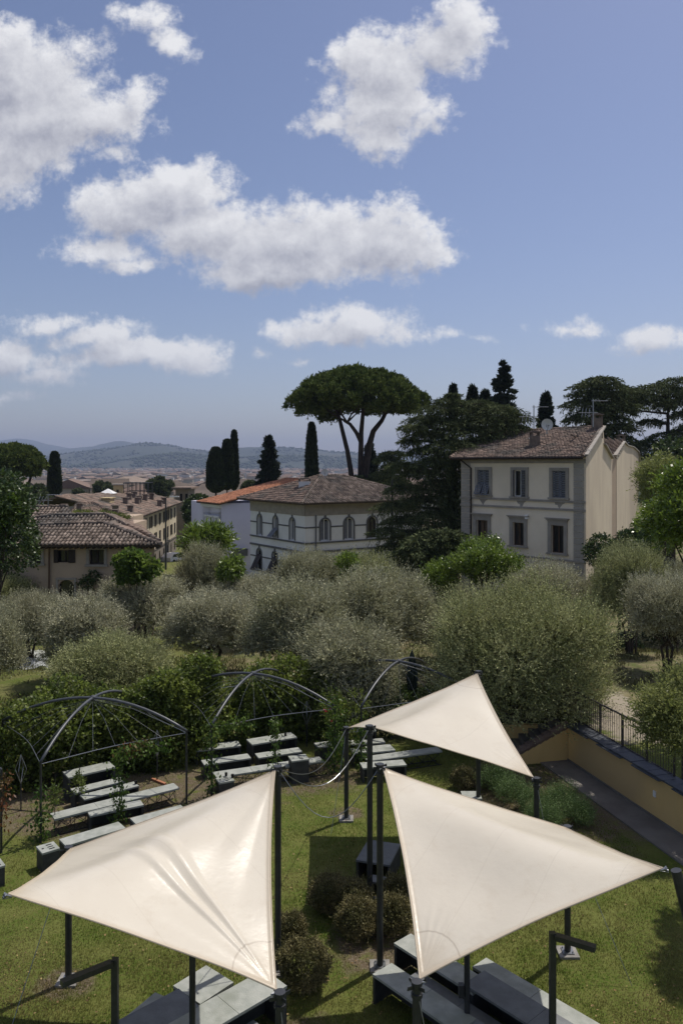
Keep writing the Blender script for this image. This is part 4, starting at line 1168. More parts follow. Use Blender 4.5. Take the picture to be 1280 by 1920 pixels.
# ------------------------------------------------------------------ foliage builders
def unit(a): return a / (np.linalg.norm(a, axis=1, keepdims=True) + 1e-9)
def quads_mesh(name, V):
    return np_mesh(name, V, np.arange(len(V)).reshape(-1, 4))
def sphere_dirs(n, rg, zmin=-1.0):
    z = rg.uniform(zmin, 1, n); a = rg.random(n) * 2 * math.pi; r = np.sqrt(1 - z * z)
    return np.stack([r * np.cos(a), r * np.sin(a), z], -1)
def shoots(lumps, n, per, slen, L, W, rg, up=.5, zmin=-.75, shell=.82, spread=.6, out=1.0):
    """twigs growing from the skin of each lump, leaves along every twig"""
    lumps = np.asarray(lumps, float)       # cx cy cz rx ry rz
    area = (lumps[:, 3] * lumps[:, 4] + lumps[:, 3] * lumps[:, 5]); pr = area / area.sum()
    k = rg.choice(len(lumps), n, p=pr)
    d = sphere_dirs(n, rg, zmin)
    rr = shell + (1 - shell) * rg.random(n) - np.abs(rg.normal(0, .10, n))
    B = lumps[k, :3] + d * lumps[k, 3:] * rr[:, None]
    ins = np.zeros(n, bool)
    for j, l in enumerate(lumps):
        q = (B - l[:3]) / (l[3:] * .72); ins |= ((q ** 2).sum(1) < 1) & (k != j)
    B = B[~ins]; d = d[~ins]; n = len(B)
    T = unit(d * out + np.array([0, 0, up]) + rg.normal(0, .45, (n, 3)))
    ls = slen * rg.uniform(.4, 1.3, n)
    s = (np.arange(per) + .5) / per
    Pp = B[:, None] + T[:, None] * (s[None, :, None] * ls[:, None, None])
    Pp = Pp + np.array([0, 0, -1]) * (s ** 2)[None, :, None] * ls[:, None, None] * .25 * (1 - up)
    D = unit((T[:, None] + rg.normal(0, spread, (n, per, 3))).reshape(-1, 3))
    Pp = Pp.reshape(-1, 3)
    lf = rg.uniform(.65, 1.25, len(Pp))
    return leaf_quads(Pp, D, L * lf, W * lf, rg)
def trunk_mb(rg, base, forks, r0):
    mb = MB()
    for path, r1, r2 in forks:
        k = len(path); mb.tube(path, [r1 + (r2 - r1) * i / (k - 1) for i in range(k)], 8)
    return mb
def add_tree(name, label, cat, loc, crown_me, crown_mat, trunk_me, trunk_mat, sx=1, sz=1, rot=0, group=None, extra=None):
    tg = thing(name, label, cat, loc, group)
    c = bpy.data.objects.new('crown', crown_me); COL.objects.link(c); c.parent = tg; c.scale = (sx, sx, sz); c.rotation_euler = (0, 0, rot)
    if not crown_me.materials: crown_me.materials.append(crown_mat)
    if c.active_material != crown_mat:
        c.material_slots[0].link = 'OBJECT'; c.material_slots[0].material = crown_mat
    if trunk_me:
        k = bpy.data.objects.new('trunk', trunk_me); COL.objects.link(k); k.parent = tg; k.scale = (sx, sx, sz); k.rotation_euler = (0, 0, rot)
        if not trunk_me.materials: trunk_me.materials.append(trunk_mat)
    return tg
# -- olives: unit tree about 6 m tall, 6.6 m wide
def olive_variant(seed, n=9500, per=12, dense=1.0, wide=3.0, tall=6.0, L=.12, W=.042, nl=24, smin=.20, smax=.36, skirt=0):
    rg = np.random.default_rng(seed); lumps = []
    for i in range(nl):
        a = i * 2.4 + rg.random(); rr = wide * .78 * math.sqrt((i + .3) / nl) * rg.uniform(.85, 1.1)
        z = tall * (.66 - .20 * (rr / wide) ** 2 + rg.uniform(-.15, .12)); s = wide * rg.uniform(smin, smax)
        lumps.append((math.cos(a) * rr, math.sin(a) * rr, z, s, s, s * rg.uniform(.85, 1.15)))
    lumps.append((0, 0, tall * .55, wide * .52, wide * .52, tall * .24))
    for i in range(skirt):
        a = i * .9 + 1; lumps.append((math.cos(a) * wide * .62, math.sin(a) * wide * .62, tall * .33, wide * .34, wide * .34, tall * .17))
    V1 = shoots(lumps, int(n * dense), per, .95, L, W, rg, up=.9, zmin=-.8, spread=.5)
    V2 = shoots([(l[0], l[1], l[2], l[3] * .7, l[4] * .7, l[5] * .7) for l in lumps], int(n * .35), 7, .35, L * 1.7, W * 2.4, rg, up=.2)
    me = quads_mesh('olive_crown', np.concatenate([V1, V2]))
    mb = MB(); r_ = random.Random(seed)
    for i in range(3):
        a = i * 2.1 + seed; bx, by = math.cos(a) * .12, math.sin(a) * .12
        top = lumps[i * 3][:3]; q = Vector(top)
        mb.tube([(bx, by, -.2), (bx * 2, by * 2, .6), (bx * 4.5 + r_.uniform(-.1, .1), by * 4.5, 1.5), (q.x * .5, q.y * .5, 2.4), (q.x * .8, q.y * .8, q.z)], [.16, .13, .10, .07, .03], 8)
    for l in lumps[:nl]:
        q = Vector(l[:3]); mb.tube([(q.x * .3, q.y * .3, 1.9), (q.x * .6, q.y * .6, q.z * .75), (q.x, q.y, q.z + .2)], [.05, .035, .012], 5)
    return me, mb.mesh('olive_trunk')
OL = [olive_variant(1), olive_variant(2, nl=20), olive_variant(3, tall=5.4, n=8500), olive_variant(4, wide=2.8, n=8500, skirt=6)]
OLBIG = olive_variant(9, n=19000, per=12, wide=3.45, tall=6.0, nl=38, smin=.17, smax=.30, skirt=7, L=.085, W=.030)
ol_trees = [  # crown rectangle x0 x1 ytop, distance, variant, material, label
 (790, 1155, 1062, 27.6, 'B', M_olive3, 'largest round dense green olive tree directly behind the right-hand sail peak'),
 (610, 815, 1036, 35, 0, M_olive, 'tall bushy olive between the banded villa and the biggest olive'),
 (470, 670, 1060, 33, 1, M_olive, 'broad grey-green olive in front of the banded villa corner'),
 (560, 760, 1140, 29, 3, M_olive, 'dark low olive behind the far pergola hoops'),
 (318, 480, 1088, 36.5, 1, M_olive2, 'silvery olive with several dark stems visible beneath it'),
 (110, 310, 1172, 29.5, 2, M_olive3, 'low rounded olive closest to the left pergola'),
 (85, 240, 1096, 35, 3, M_olive2, 'silver-grey olive standing right of the white net'),
 (5, 110, 1092, 39, 2, M_olive2, 'small thin olive with leaning stem behind the white net'),
 (-110, 40, 1100, 31, 0, M_olive, 'olive cut off by the left edge of the picture'),
 (200, 345, 1062, 42, 0, M_olive2, 'pale olive below the fig tree by the farmhouse'),
 (330, 430, 1000, 47, 3, M_olive, 'olive half covering the bright feathery tree of heaven'),
 (420, 540, 1060, 43, 2, M_olive2, 'pale olive under the lower windows of the banded villa'),
 (520, 640, 1012, 45, 1, M_olive, 'olive reaching up to the corner of the banded villa'),
 (600, 740, 1018, 46, 2, M_olive3, 'olive covering the foot of the banded villa right wall'),
 (1112, 1245, 990, 37, 0, M_olive3, 'tall olive beside the right-hand end of the cream villa'),
 (1180, 1320, 1052, 32, 1, M_olive2, 'silvery olive at the right edge above the dry bank'),
 (1215, 1340, 1030, 41, 3, M_olive, 'olive behind the silvery one at the right edge'),
 (950, 1100, 1035, 39, 2, M_olive2, 'pale olive under the cream villa right-hand windows'),
 (770, 880, 1062, 39, 3, M_olive, 'small olive left of the bright green laurel thicket'),
 (20, 130, 1062, 46, 3, M_olive, 'olive below the farmhouse left window'),
 (-40, 60, 1060, 44, 1, M_olive3, 'dark olive under the big leafy tree at left'),
 (130, 230, 1062, 47, 2, M_olive3, 'dark green olive before the farmhouse arched door'),
]
for (x0, x1, yt, d, v, m_, lab) in ol_trees:
    gx_ = (x0 + x1) / 2; c = at_d(gx_, yt, d); z0 = H(c.x, d)
    wid = (x1 - x0) / FPX * d; me, tr = OLBIG if v == 'B' else OL[v]
    bw = 7.3 if v == 'B' else 6.5; bh = 5.75 if v in ('B', 0, 1, 3) else 5.2
    top = c.z - z0
    add_tree('olive_tree', lab, 'tree', (c.x, d, z0), me, m_, tr, M_bark, wid / bw * (1.0 if v == 'B' else 1.17), top / bh * (.92 if v == 'B' else .90), rot=(x0 * .37) % 6.28)

# -- broadleaf
def broad_crown(seed, lumps, n, L, W, per=6, slen=.3, up=.1, spread=.9, zmin=-.8):
    rg = np.random.default_rng(seed)
    return quads_mesh('leafy_crown', shoots(lumps, n, per, slen, L, W, rg, up=up, zmin=zmin, spread=spread))
def rnd_lumps(seed, n, rx, ry, rz, cz, s0, s1, flat=1.0):
    r_ = random.Random(seed); o_ = []
    for i in range(n):
        while True:
            a, b2, c_ = r_.uniform(-1, 1), r_.uniform(-1, 1), r_.uniform(-1, 1)
            if a * a + b2 * b2 + c_ * c_ < 1: break
        s = r_.uniform(s0, s1); o_.append((a * rx, b2 * ry, cz + c_ * rz, s, s, s * flat))
    return o_
def simple_trunk(h, r, limbs, seed=0, lean=(0, 0)):
    r_ = random.Random(seed); mb = MB()
    mb.tube([(0, 0, -.3), (lean[0] * .3, lean[1] * .3, h * .35), (lean[0], lean[1], h * .75)], [r, r * .75, r * .4], 9)
    for q in limbs:
        q = Vector(q[:3]); mb.tube([(lean[0] * .4, lean[1] * .4, h * .4), (q.x * .5, q.y * .5, h * .4 + (q.z - h * .4) * .6), tuple(q)], [r * .45, r * .28, r * .08], 6)
    return mb.mesh('tree_trunk')
def tree_rect(name, label, px, yt, yb, wpx, d, kind, matc, seed, L, W, n, per=6, base_z=None, trunk=True, s=(.22, .36), nl=22, flat=.85, matt=None, up=.1, slen=.3, ry=1.0, group=None, cat='tree', zmin=-.8):
    c = at_d(px, (yt + yb) / 2, d); rx = wpx / 2 / FPX * d; rz = (yb - yt) / 2 / FPX * d
    z0 = H(c.x, d) if base_z is None else base_z
    lm = rnd_lumps(seed, nl, rx * .74, rx * .74 * ry, rz * .74, c.z - z0, min(rx, rz) * s[0], min(rx, rz) * s[1], flat)
    me = broad_crown(seed, lm, n, L, W, per, slen, up, zmin=zmin)
    tr = simple_trunk(max(c.z - z0, .6), max(.05, rx * .06), lm[:9], seed) if trunk else None
    return add_tree(name, label, cat, (c.x, d, z0), me, matc, tr, matt or M_bark, group=group)
tree_rect('leafy_tree', 'big dark leafy tree filling the left edge before the farmhouse', -12, 885, 1085, 190, 37, 0, M_broadd, 31, .17, .10, 5200, s=(.34, .5), nl=30)
tree_rect('leafy_tree', 'lighter green leafy branches hanging in at the left edge below the pine', 0, 900, 1010, 60, 36, 0, M_broad, 32, .16, .09, 1500, s=(.3, .5), nl=10)
tree_rect('fig_tree', 'round dark glossy fig tree against the farmhouse corner', 254, 1034, 1092, 80, 41, 0, M_broad, 33, .20, .13, 1500, s=(.35, .5), nl=16)
tree_rect('tree_of_heaven', 'bright green feathery tree with compound leaves before the palazzo street', 388, 992, 1050, 92, 51, 0, M_laurel, 34, .40, .10, 700, per=9, s=(.3, .45), nl=14, up=.5, slen=.8)
tree_rect('acid_green_shrub', 'yellow-green bush under the lilac house', 436, 1042, 1092, 56, 43, 0, M_laurel, 35, .15, .08, 1500, s=(.35, .5), nl=12, cat='shrub')
tree_rect('laurel_thicket', 'tall bright green laurel bush with upright shoots below the cream villa windows', 905, 1018, 1100, 170, 37, 0, M_laurel, 36, .13, .055, 5200, s=(.3, .42), nl=26, up=1.3, slen=.5, cat='shrub')
tree_rect('laurel_bush', 'smaller bright laurel in front of the drooping cedar', 822, 1058, 1125, 66, 38, 0, M_laurel, 37, .13, .055, 1500, s=(.3, .5), nl=12, up=1.0, slen=.45, cat='shrub')
tree_rect('holm_oak_bush', 'dark dense rounded bush against the lit side wall of the cream villa', 1160, 992, 1100, 116, 41.5, 0, M_broadd, 38, .12, .07, 6500, s=(.35, .5), nl=20, cat='shrub')
tree_rect('elm_tree', 'tall green broadleaf tree at the right edge beside the bamboo', 1330, 862, 1045, 255, 24.5, 0, M_laurel, 39, .13, .06, 8500, s=(.26, .40), nl=32, up=.5, slen=.45)
tree_rect('leafy_tree', 'bright green broadleaf tree behind the olives at the right edge', 1258, 915, 1050, 140, 46, 0, M_laurel, 50, .18, .09, 4600, s=(.3, .45), nl=22, trunk=False)
tree_rect('laurel_bush', 'glossy green hedge bush at the lower right corner of the cream villa', 1205, 975, 1060, 110, 44, 0, M_laurel, 51, .12, .06, 3000, s=(.32, .46), nl=18, cat='shrub', up=.6)
tree_rect('bamboo', 'yellow-green bamboo clump behind the broadleaf tree at right', 1246, 860, 960, 90, 43, 0, M_bamboo, 40, .22, .04, 3600, s=(.35, .5), nl=16, up=.6, slen=.6, cat='bamboo')
tree_rect('garden_shrub', 'green shrub at the foot of the farmhouse wall near its arched door', 172, 1062, 1105, 60, 45, 0, M_broadd, 41, .12, .07, 1200, s=(.35, .5), nl=10, cat='shrub')
tree_rect('ivy_tree', 'dark green trees right of the palazzo street, before the three cypresses', 372, 925, 995, 66, 120, 0, M_broadd, 42, .5, .3, 1600, s=(.35, .5), nl=14)
tree_rect('bay_tree', 'green treetop in front of the banded villa lower right window', 655, 1040, 1075, 40, 40, 0, M_laurel, 45, .12, .06, 500, s=(.35, .5), nl=8)
# trees standing over the terrace on the right: they shade the path and the lawn corner
tree_rect('locust_shrub', 'feathery light green locust shrub on the terrace behind the iron railing', 1268, 1262, 1425, 140, 20.6, 0, M_bamboo, 46, .09, .03, 3000, per=12, s=(.2, .34), nl=18, up=.5, slen=.6, base_z=1.17, cat='shrub', trunk=False)
tree_rect('lime_tree', 'leafy tree beyond the right edge whose branches shade the path', 1625, 700, 1010, 330, 18.6, 0, M_broad, 47, .16, .10, 5200, s=(.34, .5), nl=26, base_z=1.17)
# dark wood behind and between
for i, (px, yt, yb, wp, d, lab) in enumerate([
    (80, 912, 962, 118, 150, 'broad dark evergreen tree left of the farmhouse roofs'), (295, 898, 930, 66, 190, 'dark rounded tree right of the roof terrace pergola'),
    (200, 905, 930, 60, 210, 'dark tree behind the white canopy'), (150, 920, 945, 40, 230, 'small dark tree in the town left of the canopy'),
    (1262, 800, 1000, 130, 80, 'tall dark evergreen mass behind the bamboo'), (30, 955, 1010, 120, 55, 'dark shrubs behind the big leafy tree at left'),
    (470, 905, 930, 60, 150, 'low dark trees behind the white house roof'), (700, 890, 920, 90, 105, 'low green trees at the foot of the umbrella pine'),
    (1150, 1190, 1290, 130, 40, 'dark undergrowth between the biggest olive and the dry bank'), (1260, 1150, 1250, 110, 44, 'dark undergrowth at the right edge under the silvery olive')]):
    tree_rect('evergreen_tree', lab, px, yt, yb, wp, d, 0, M_broadd if d < 100 else M_cedar, 60 + i, max(.14, d * .0042), max(.08, d * .0026), 1700 if i != 4 else 3200, s=(.4, .6), nl=14)

# -- stone pines
def stone_pine(label, px, yt, yb, wpx, d, trunks, seed, n=9000, pitch=1.0, ground=None):
    rg = np.random.default_rng(seed); r_ = random.Random(seed)
    c = at_d(px, yt, d); rx = wpx / 2 / FPX * d; hz = (yb - yt) / FPX * d; zb = c.z - hz
    z0 = H(c.x, d) if ground is None else ground
    lm = []
    for i in range(74):
        a = i * 2.39996; q = math.sqrt((i + .5) / 74) * .93
        s = rx * r_.uniform(.07, .135)
        zt = hz * (.93 * math.sqrt(max(0, 1 - q ** 2.2)) + .10)
        lm.append((math.cos(a) * rx * q, math.sin(a) * rx * q * .95, zb - z0 + zt - s * .55 + r_.uniform(-.05, .03) * hz, s, s, s * 1.1))
    for i in range(20):
        a = i * 2.4 + .5; q = math.sqrt((i + .5) / 20) * .8; s = rx * r_.uniform(.10, .16)
        lm.append((math.cos(a) * rx * q, math.sin(a) * rx * q, zb - z0 + hz * (.13 + .30 * (1 - q * q)) + r_.uniform(-.05, .07) * hz, s, s, s * .6))
    V1 = shoots(lm, n * 2, 7, .5 * pitch, .42 * pitch, .15 * pitch, rg, up=.9, zmin=-.5, spread=.6)
    me = quads_mesh('pine_crown', V1)
    mb = MB()
    for path, r1, r2 in trunks:
        pts = [at_d(x, y, d) - Vector((c.x, d, z0)) + Vector((0, dy_, 0)) for x, y, dy_ in path]
        k = len(pts); mb.tube(pts, [r1 + (r2 - r1) * i / (k - 1) for i in range(k)], 10)
        e = pts[-1]
        for j in range(7):
            a = j * .9; mb.tube([pts[-2].lerp(e, .5), e + Vector((math.cos(a) * rx * .16, math.sin(a) * rx * .16, hz * .12)), e + Vector((math.cos(a) * rx * .42, math.sin(a) * rx * .42, hz * .32))], [r2 * .8, r2 * .45, .04], 6)
    return add_tree('stone_pine', label, 'tree', (c.x, d, z0), me, M_pine, mb.mesh('pine_trunk'), M_barkd)
stone_pine('large umbrella pine with three bare trunks and a wide flat-topped crown in the centre', 669, 704, 802, 262, 105,
    [([(662, 925, 0), (657, 880, 0), (651, 845, .3), (640, 800, .6), (634, 775, .8), (622, 752, 1)], .38, .18),
     ([(676, 925, 0), (676, 860, 0), (677, 810, 0), (680, 775, -.5), (678, 745, -.6)], .42, .19),
     ([(679, 925, 0), (686, 870, 0), (692, 835, .5), (700, 808, .8), (716, 788, 1.2), (728, 765, 1.5)], .55, .22),
     ([(677, 830, 0), (668, 812, -.6), (656, 796, -1), (645, 790, -1.5)], .30, .18)], 5, 8600)
stone_pine('wide dark umbrella pine at the left edge behind the farmhouse', 22, 842, 905, 128, 120, [([(30, 960, 0), (32, 915, 0), (20, 885, 0)], .5, .2), ([(32, 930, 0), (55, 905, 0), (62, 885, 0)], .3, .15)], 6, 6500)

# -- cypresses
def column_crown(seed, h, r, n, L, W, pw=.9, irregular=.12, top=.02):
    rg = np.random.default_rng(seed)
    t_ = rg.random(n) ** .8; z = t_ * h
    prof = np.minimum(1, (t_ / .12)) ** .5 * (1 - t_) ** pw * (1 + .25 * t_) + top
    a = rg.random(n) * 6.283
    rr = r * prof * (1 + irregular * (np.sin(a * 3 + z * 1.1) + np.sin(a * 5 - z * 2.3)) * .6) * rg.uniform(.80, 1.04, n)
    P = np.stack([np.cos(a) * rr, np.sin(a) * rr, z], -1)
    D = unit(np.stack([np.cos(a) * .35, np.sin(a) * .35, np.ones(n)], -1) + rg.normal(0, .25, (n, 3)))
    return quads_mesh('cypress_crown', leaf_quads(P, D, L * rg.uniform(.6, 1.3, n), W * rg.uniform(.6, 1.3, n), rg))
def cypress(label, px, yt, yb, wpx, d, seed, pw=.55, matc=None, n=9000, ir=.12):
    c = at_d(px, yb, d); h = at_d(px, yt, d).z - c.z; r = wpx / 2 / FPX * d * .86
    me = column_crown(seed, h, r, n * 2, d * .0045, d * .0022, pw, ir)
    mb = MB(); mb.tube([(0, 0, -2), (0, 0, h * .8)], [r * .15, .03], 7)
    return add_tree('cypress', label, 'tree', (c.x, d, c.z), me, matc or M_cypr, mb.mesh('cypress_trunk'), M_bark)
cypress('single narrow dark cypress at left among the town roofs', 103, 852, 930, 24, 130, 1, .45)
cypress('broadest and lowest of the three grouped cypresses', 405, 844, 925, 37, 118, 2, .38)
cypress('middle cypress of the group of three, rounded top', 426, 829, 920, 25, 119, 3, .38)
cypress('thinnest and tallest cypress of the group of three', 439, 812, 920, 16, 121, 4, .6)
cypress('slender solitary cypress between the conical fir and the umbrella pine', 584, 797, 912, 23, 104, 5, .5)
# -- firs: whorled irregular branches
def fir_crown(seed, h, r, n, L, W, levels=16, pw=.9, gap=.5, droop=.15, cap=0.0):
    rg = np.random.default_rng(seed); P = []; D = []
    for i in range(levels * 7):
        t_ = rg.random() ** .85; z = t_ * h; a = rg.random() * 6.283; rl = r * ((1 - t_) ** pw + cap) * rg.uniform(1 - gap, 1.1)
        k = max(6, int(1.6 * n / (levels * 7) * (.35 + 1.3 * (1 - t_))))
        s = rg.random(k) ** .7; wd = rl * .15 * (1.15 - s) + .05
        off = rg.normal(0, 1, (k, 3)) * wd[:, None] * np.array([1, 1, .6])
        q = np.stack([np.cos(a) * s * rl, np.sin(a) * s * rl, z - droop * s * s * rl + .12 * s * rl], -1) + off
        P.append(q); dd = np.array([math.cos(a), math.sin(a), .15]) + rg.normal(0, .5, (k, 3)); D.append(dd)
    P = np.concatenate(P); D = unit(np.concatenate(D)); m = len(P)
    return quads_mesh('fir_crown', leaf_quads(P, D, L * rg.uniform(.6, 1.3, m), W * rg.uniform(.6, 1.3, m), rg))
def fir(label, px, yt, yb, wpx, d, seed, pw=.8, gap=.4, n=14000, levels=16, name='fir_tree', matc=None, k=1.0, cap=0.0):
    c = at_d(px, yb, d); h = at_d(px, yt, d).z - c.z; r = wpx / 2 / FPX * d
    me = fir_crown(seed, h, r, n, d * .0048 * k, d * .0020 * k, levels, pw, gap, cap=cap)
    mb = MB(); mb.tube([(0, 0, -3), (0, 0, h * .95)], [r * .09, .03], 7)
    return add_tree(name, label, 'tree', (c.x, d, c.z), me, matc or M_fir, mb.mesh('fir_trunk'), M_barkd)
fir('dark conical fir just left of the slender cypress', 504, 820, 925, 54, 108, 11, .7, .65, 12000)
fir('small dark fir behind the umbrella pine trunks', 693, 834, 915, 40, 112, 12, .65, .6)
fir('tallest ragged dark conifer rising behind the cream villa', 944, 678, 820, 84, 82, 13, .75, .7, 12000, 13)
fir('small conical fir between the villa aerial and the right-hand cedar', 1023, 737, 830, 40, 84, 14, .7, .4, 8000)
fir('tiny fir tip above the drooping cedar, left', 849, 722, 770, 16, 84, 15, .7, .4, 2500)
fir('tiny fir tip above the drooping cedar, next to the tallest conifer', 886, 724, 775, 26, 84, 16, .7, .4, 3000)
fir('second small fir tip touching the tallest conifer on its left', 909, 732, 775, 22, 84, 17, .7, .4, 3000)

# -- cedars: tiers of flat drooping pads
def cedar(label, px, yt, yb, wpx, d, seed, pads, n=26000, name='cedar', hang=.9, trunk=None, matc=None, ybase=None, L=.26, W=.07):
    """pads: list of (dx_px, y_px, w_px, depth offset m)"""
    rg = np.random.default_rng(seed); r_ = random.Random(seed)
    c = at_d(px, yb, d); z0 = min(c.z, H(c.x, d)) if ybase is None else at_d(px, ybase, d).z
    Ps = []; Ds = []; tw = sum(p[2] for p in pads)
    mb = MB()
    for (dx_, y_, w_, oy) in pads:
        q = at_d(px + dx_, y_, d + oy); cx_ = q.x - c.x; rw = w_ / 2 / FPX * d; k = int(1.35 * n * w_ / tw)
        a = rg.random(k) * 6.283; s = np.sqrt(rg.random(k))
        # ragged lobes
        lob = 1 + .22 * np.sin(a * 5 + rg.random() * 6) + .15 * np.sin(a * 9 + rg.random() * 6)
        x = np.cos(a) * s * rw * lob; y = np.sin(a) * s * rw * .8 * lob
        z = rw * .16 * (1 - s ** 2) - rw * .22 * s ** 2.5 + rg.normal(0, .05, k) * rw * .5
        hg = (rg.random(k) < .40) * rg.random(k) ** 1.5 * hang * (.3 + .9 * s) * min(rw * .55, 1.4)
        P = np.stack([cx_ + x, oy + y, q.z - z0 + z - hg], -1)
        D = np.stack([np.cos(a) * .7, np.sin(a) * .7, -.25 - 1.4 * (hg > .15)], -1) + rg.normal(0, .35, (k, 3))
        Ps.append(P); Ds.append(D)
        tx_ = 0 if trunk is None else trunk
        mb.tube([(tx_ * 0, 0, q.z - z0 - rw * .25), (cx_ * .6, oy * .6, q.z - z0 - rw * .08), (cx_ + math.copysign(rw * .5, cx_), oy, q.z - z0 + .02)], [.14, .10, .03], 6)
    P = np.concatenate(Ps); D = unit(np.concatenate(Ds)); m = len(P)
    me = quads_mesh('cedar_crown', leaf_quads(P, D, L * 1.15 * rg.uniform(.6, 1.4, m), W * 1.5 * rg.uniform(.6, 1.4, m), rg))
    zt = at_d(px, yt, d).z - z0
    mb.tube([(0, 0, -1), (0, 0, zt * .5), (.1, 0, zt * .95)], [.55, .35, .06], 10)
    return add_tree(name, label, 'tree', (c.x, d, z0), me, matc or M_cedar, mb.mesh('cedar_trunk'), M_barkd)
r_ = random.Random(12)
pads = [(0, 740, 26, 0), (-6, 750, 60, 0), (45, 757, 80, 1), (-20, 765, 90, 0), (85, 768, 90, 0), (20, 772, 110, 1), (-52, 785, 70, 0), (115, 782, 70, 0), (60, 788, 110, 0), (-15, 792, 110, 0), (-74, 800, 50, -1), (100, 800, 80, 0), (25, 808, 130, 0), (-45, 815, 80, 0), (-80, 826, 40, 0), (60, 828, 110, 0), (0, 835, 120, -1), (-50, 845, 80, 0), (25, 855, 130, 0), (-30, 866, 90, -1), (-92, 872, 60, 0), (10, 880, 130, 0), (-60, 885, 80, 0), (35, 898, 120, 0), (-25, 908, 110, 0), (-88, 915, 80, 0), (15, 925, 130, 0), (-50, 938, 110, 0), (-110, 948, 70, 0), (20, 955, 120, 0), (-30, 968, 130, -1), (-90, 975, 90, 0), (10, 985, 120, 0), (-120, 995, 70, -1), (-60, 1003, 120, 0), (-5, 1012, 110, -2), (-100, 1025, 90, -1), (-45, 1038, 130, 0), (0, 1045, 90, -2), (-80, 1055, 110, 0)]
cedar('huge dark drooping cedar between the banded villa and the cream villa', 848, 735, 1070, 250, 61, 21, pads, 90000, ybase=1085, L=.22, W=.038, hang=1.1)
cedar('drooping cedar bough with pale tips low beside the cream villa left corner', 806, 990, 1070, 120, 52, 22, [(0, 1010, 100, 0), (22, 1000, 80, 0), (-20, 1030, 90, -.5), (15, 1040, 80, 0), (-5, 1055, 100, 0)], 9000, ybase=1100)
cedar('open spreading cedar behind the cream villa, right of its ridge chimney', 1128, 706, 900, 160, 84, 23,
      [(0, 712, 70, 0), (-22, 722, 70, 0), (18, 727, 90, 0), (-30, 738, 60, 0), (10, 742, 100, 1), (-38, 755, 70, 0), (25, 760, 90, 0), (-20, 772, 80, 0), (-42, 785, 60, 0), (18, 785, 80, 0), (-10, 800, 80, 0), (30, 800, 70, 0), (20, 820, 80, 0), (0, 835, 90, 1), (40, 838, 70, 0)], 24000, hang=.5)
cedar('largest spreading cedar at the right edge with level boughs against the sky', 1250, 708, 950, 220, 86, 24,
      [(20, 716, 90, 0), (-20, 730, 110, 0), (-65, 736, 80, 0), (35, 735, 100, 0), (-80, 750, 70, 0), (-35, 752, 100, 0), (30, 755, 100, 1), (-88, 768, 60, 0), (45, 775, 80, 0), (60, 800, 100, 0), (-30, 790, 50, 1), (10, 820, 120, 0), (-35, 835, 100, 0), (50, 845, 120, 0), (-50, 858, 90, 0), (0, 870, 130, 0), (-60, 890, 80, 0)], 30000, hang=.5)
cedar('thin pale young cedar right of the umbrella pine trunks', 735, 846, 915, 60, 98, 25, [(0, 850, 46, 0), (-8, 860, 50, 0), (8, 872, 50, 0), (-4, 885, 56, 0), (0, 900, 60, 0)], 3500, hang=.3, L=.4, W=.08)
cedar('drooping cedar twigs at the left edge above the leafy tree', -15, 885, 960, 90, 60, 26, [(20, 900, 50, 0), (30, 915, 50, 0), (0, 925, 80, 0), (30, 940, 50, 0)], 4000, hang=.5)

# -- creeper hedge behind the pergolas
def hedge(label, pts, hgt_, thick, seed, n, name='creeper_hedge', matc=None, L=.11, W=.075, lump=.55):
    r_ = random.Random(seed); rg = np.random.default_rng(seed); lm = []
    tot = 0
    for (a, b2) in zip(pts[:-1], pts[1:]):
        a, b2 = Vector(a), Vector(b2); ln = (b2 - a).length; k = int(ln / .38)
        for i in range(k):
            p_ = a.lerp(b2, (i + .5) / k)
            hh = hgt_ * (1 + .16 * math.sin(p_.x * 1.7 + seed) + r_.uniform(-.12, .12))
            for j in range(5):
                z = hh * (j + .6) / 5
                s = lump * r_.uniform(.7, 1.15); lm.append((p_.x + r_.uniform(-.2, .2), p_.y + r_.uniform(-.5, .5) * thick, z, s, s, s * .8))
    c = Vector(pts[0]).lerp(Vector(pts[-1]), .5); z0 = H(c.x, c.y); lm = [(l[0] - c.x, l[1] - c.y, *l[2:]) for l in lm]
    V = shoots(lm, n, 6, .35, L, W, rg, up=.25, zmin=-.9, spread=.9)
    tg = thing(name, label, 'hedge', (c.x, c.y, z0)); 
    link('foliage', quads_mesh('hedge_foliage', V), tg, matc or M_hedge)
    mb = MB()
    for l in lm[::9]: mb.tube([(l[0], l[1], -.1), (l[0] + .1, l[1], l[2])], [.03, .012], 5)
    mb.build('stems', M_bark, tg, 'stuff', base=(0, 0, 0))
    return tg
hedge('thick creeper hedge at the far left behind the first pergola', [(-13.2, 21.8, 0), (-9.8, 23.7, 0), (-6.6, 25.4, 0)], 2.15, 1.2, 3, 17000)
hedge('glossy creeper hedge between the first and the second pergola', [(-6.6, 25.4, 0), (-4.6, 26.2, 0)], 2.3, 1.1, 4, 10000)
hedge('creeper hedge with yellowing top behind the second pergola', [(-4.8, 26.9, 0), (-2.2, 28.0, 0), (-.2, 28.2, 0)], 2.0, 1.0, 5, 11000)
hedge('dark undergrowth hedge behind the third pergola and sail', [(-.2, 28.6, 0), (2.6, 28.8, 0), (5.4, 28.4, 0)], 1.35, 1.2, 6, 6500, matc=M_broadd)
hedge('shadowed shrubs under the biggest olive by the dark railing', [(4.4, 28.6, 0), (7.4, 28.6, 0)], 1.2, .9, 7, 3200, matc=M_broadd)
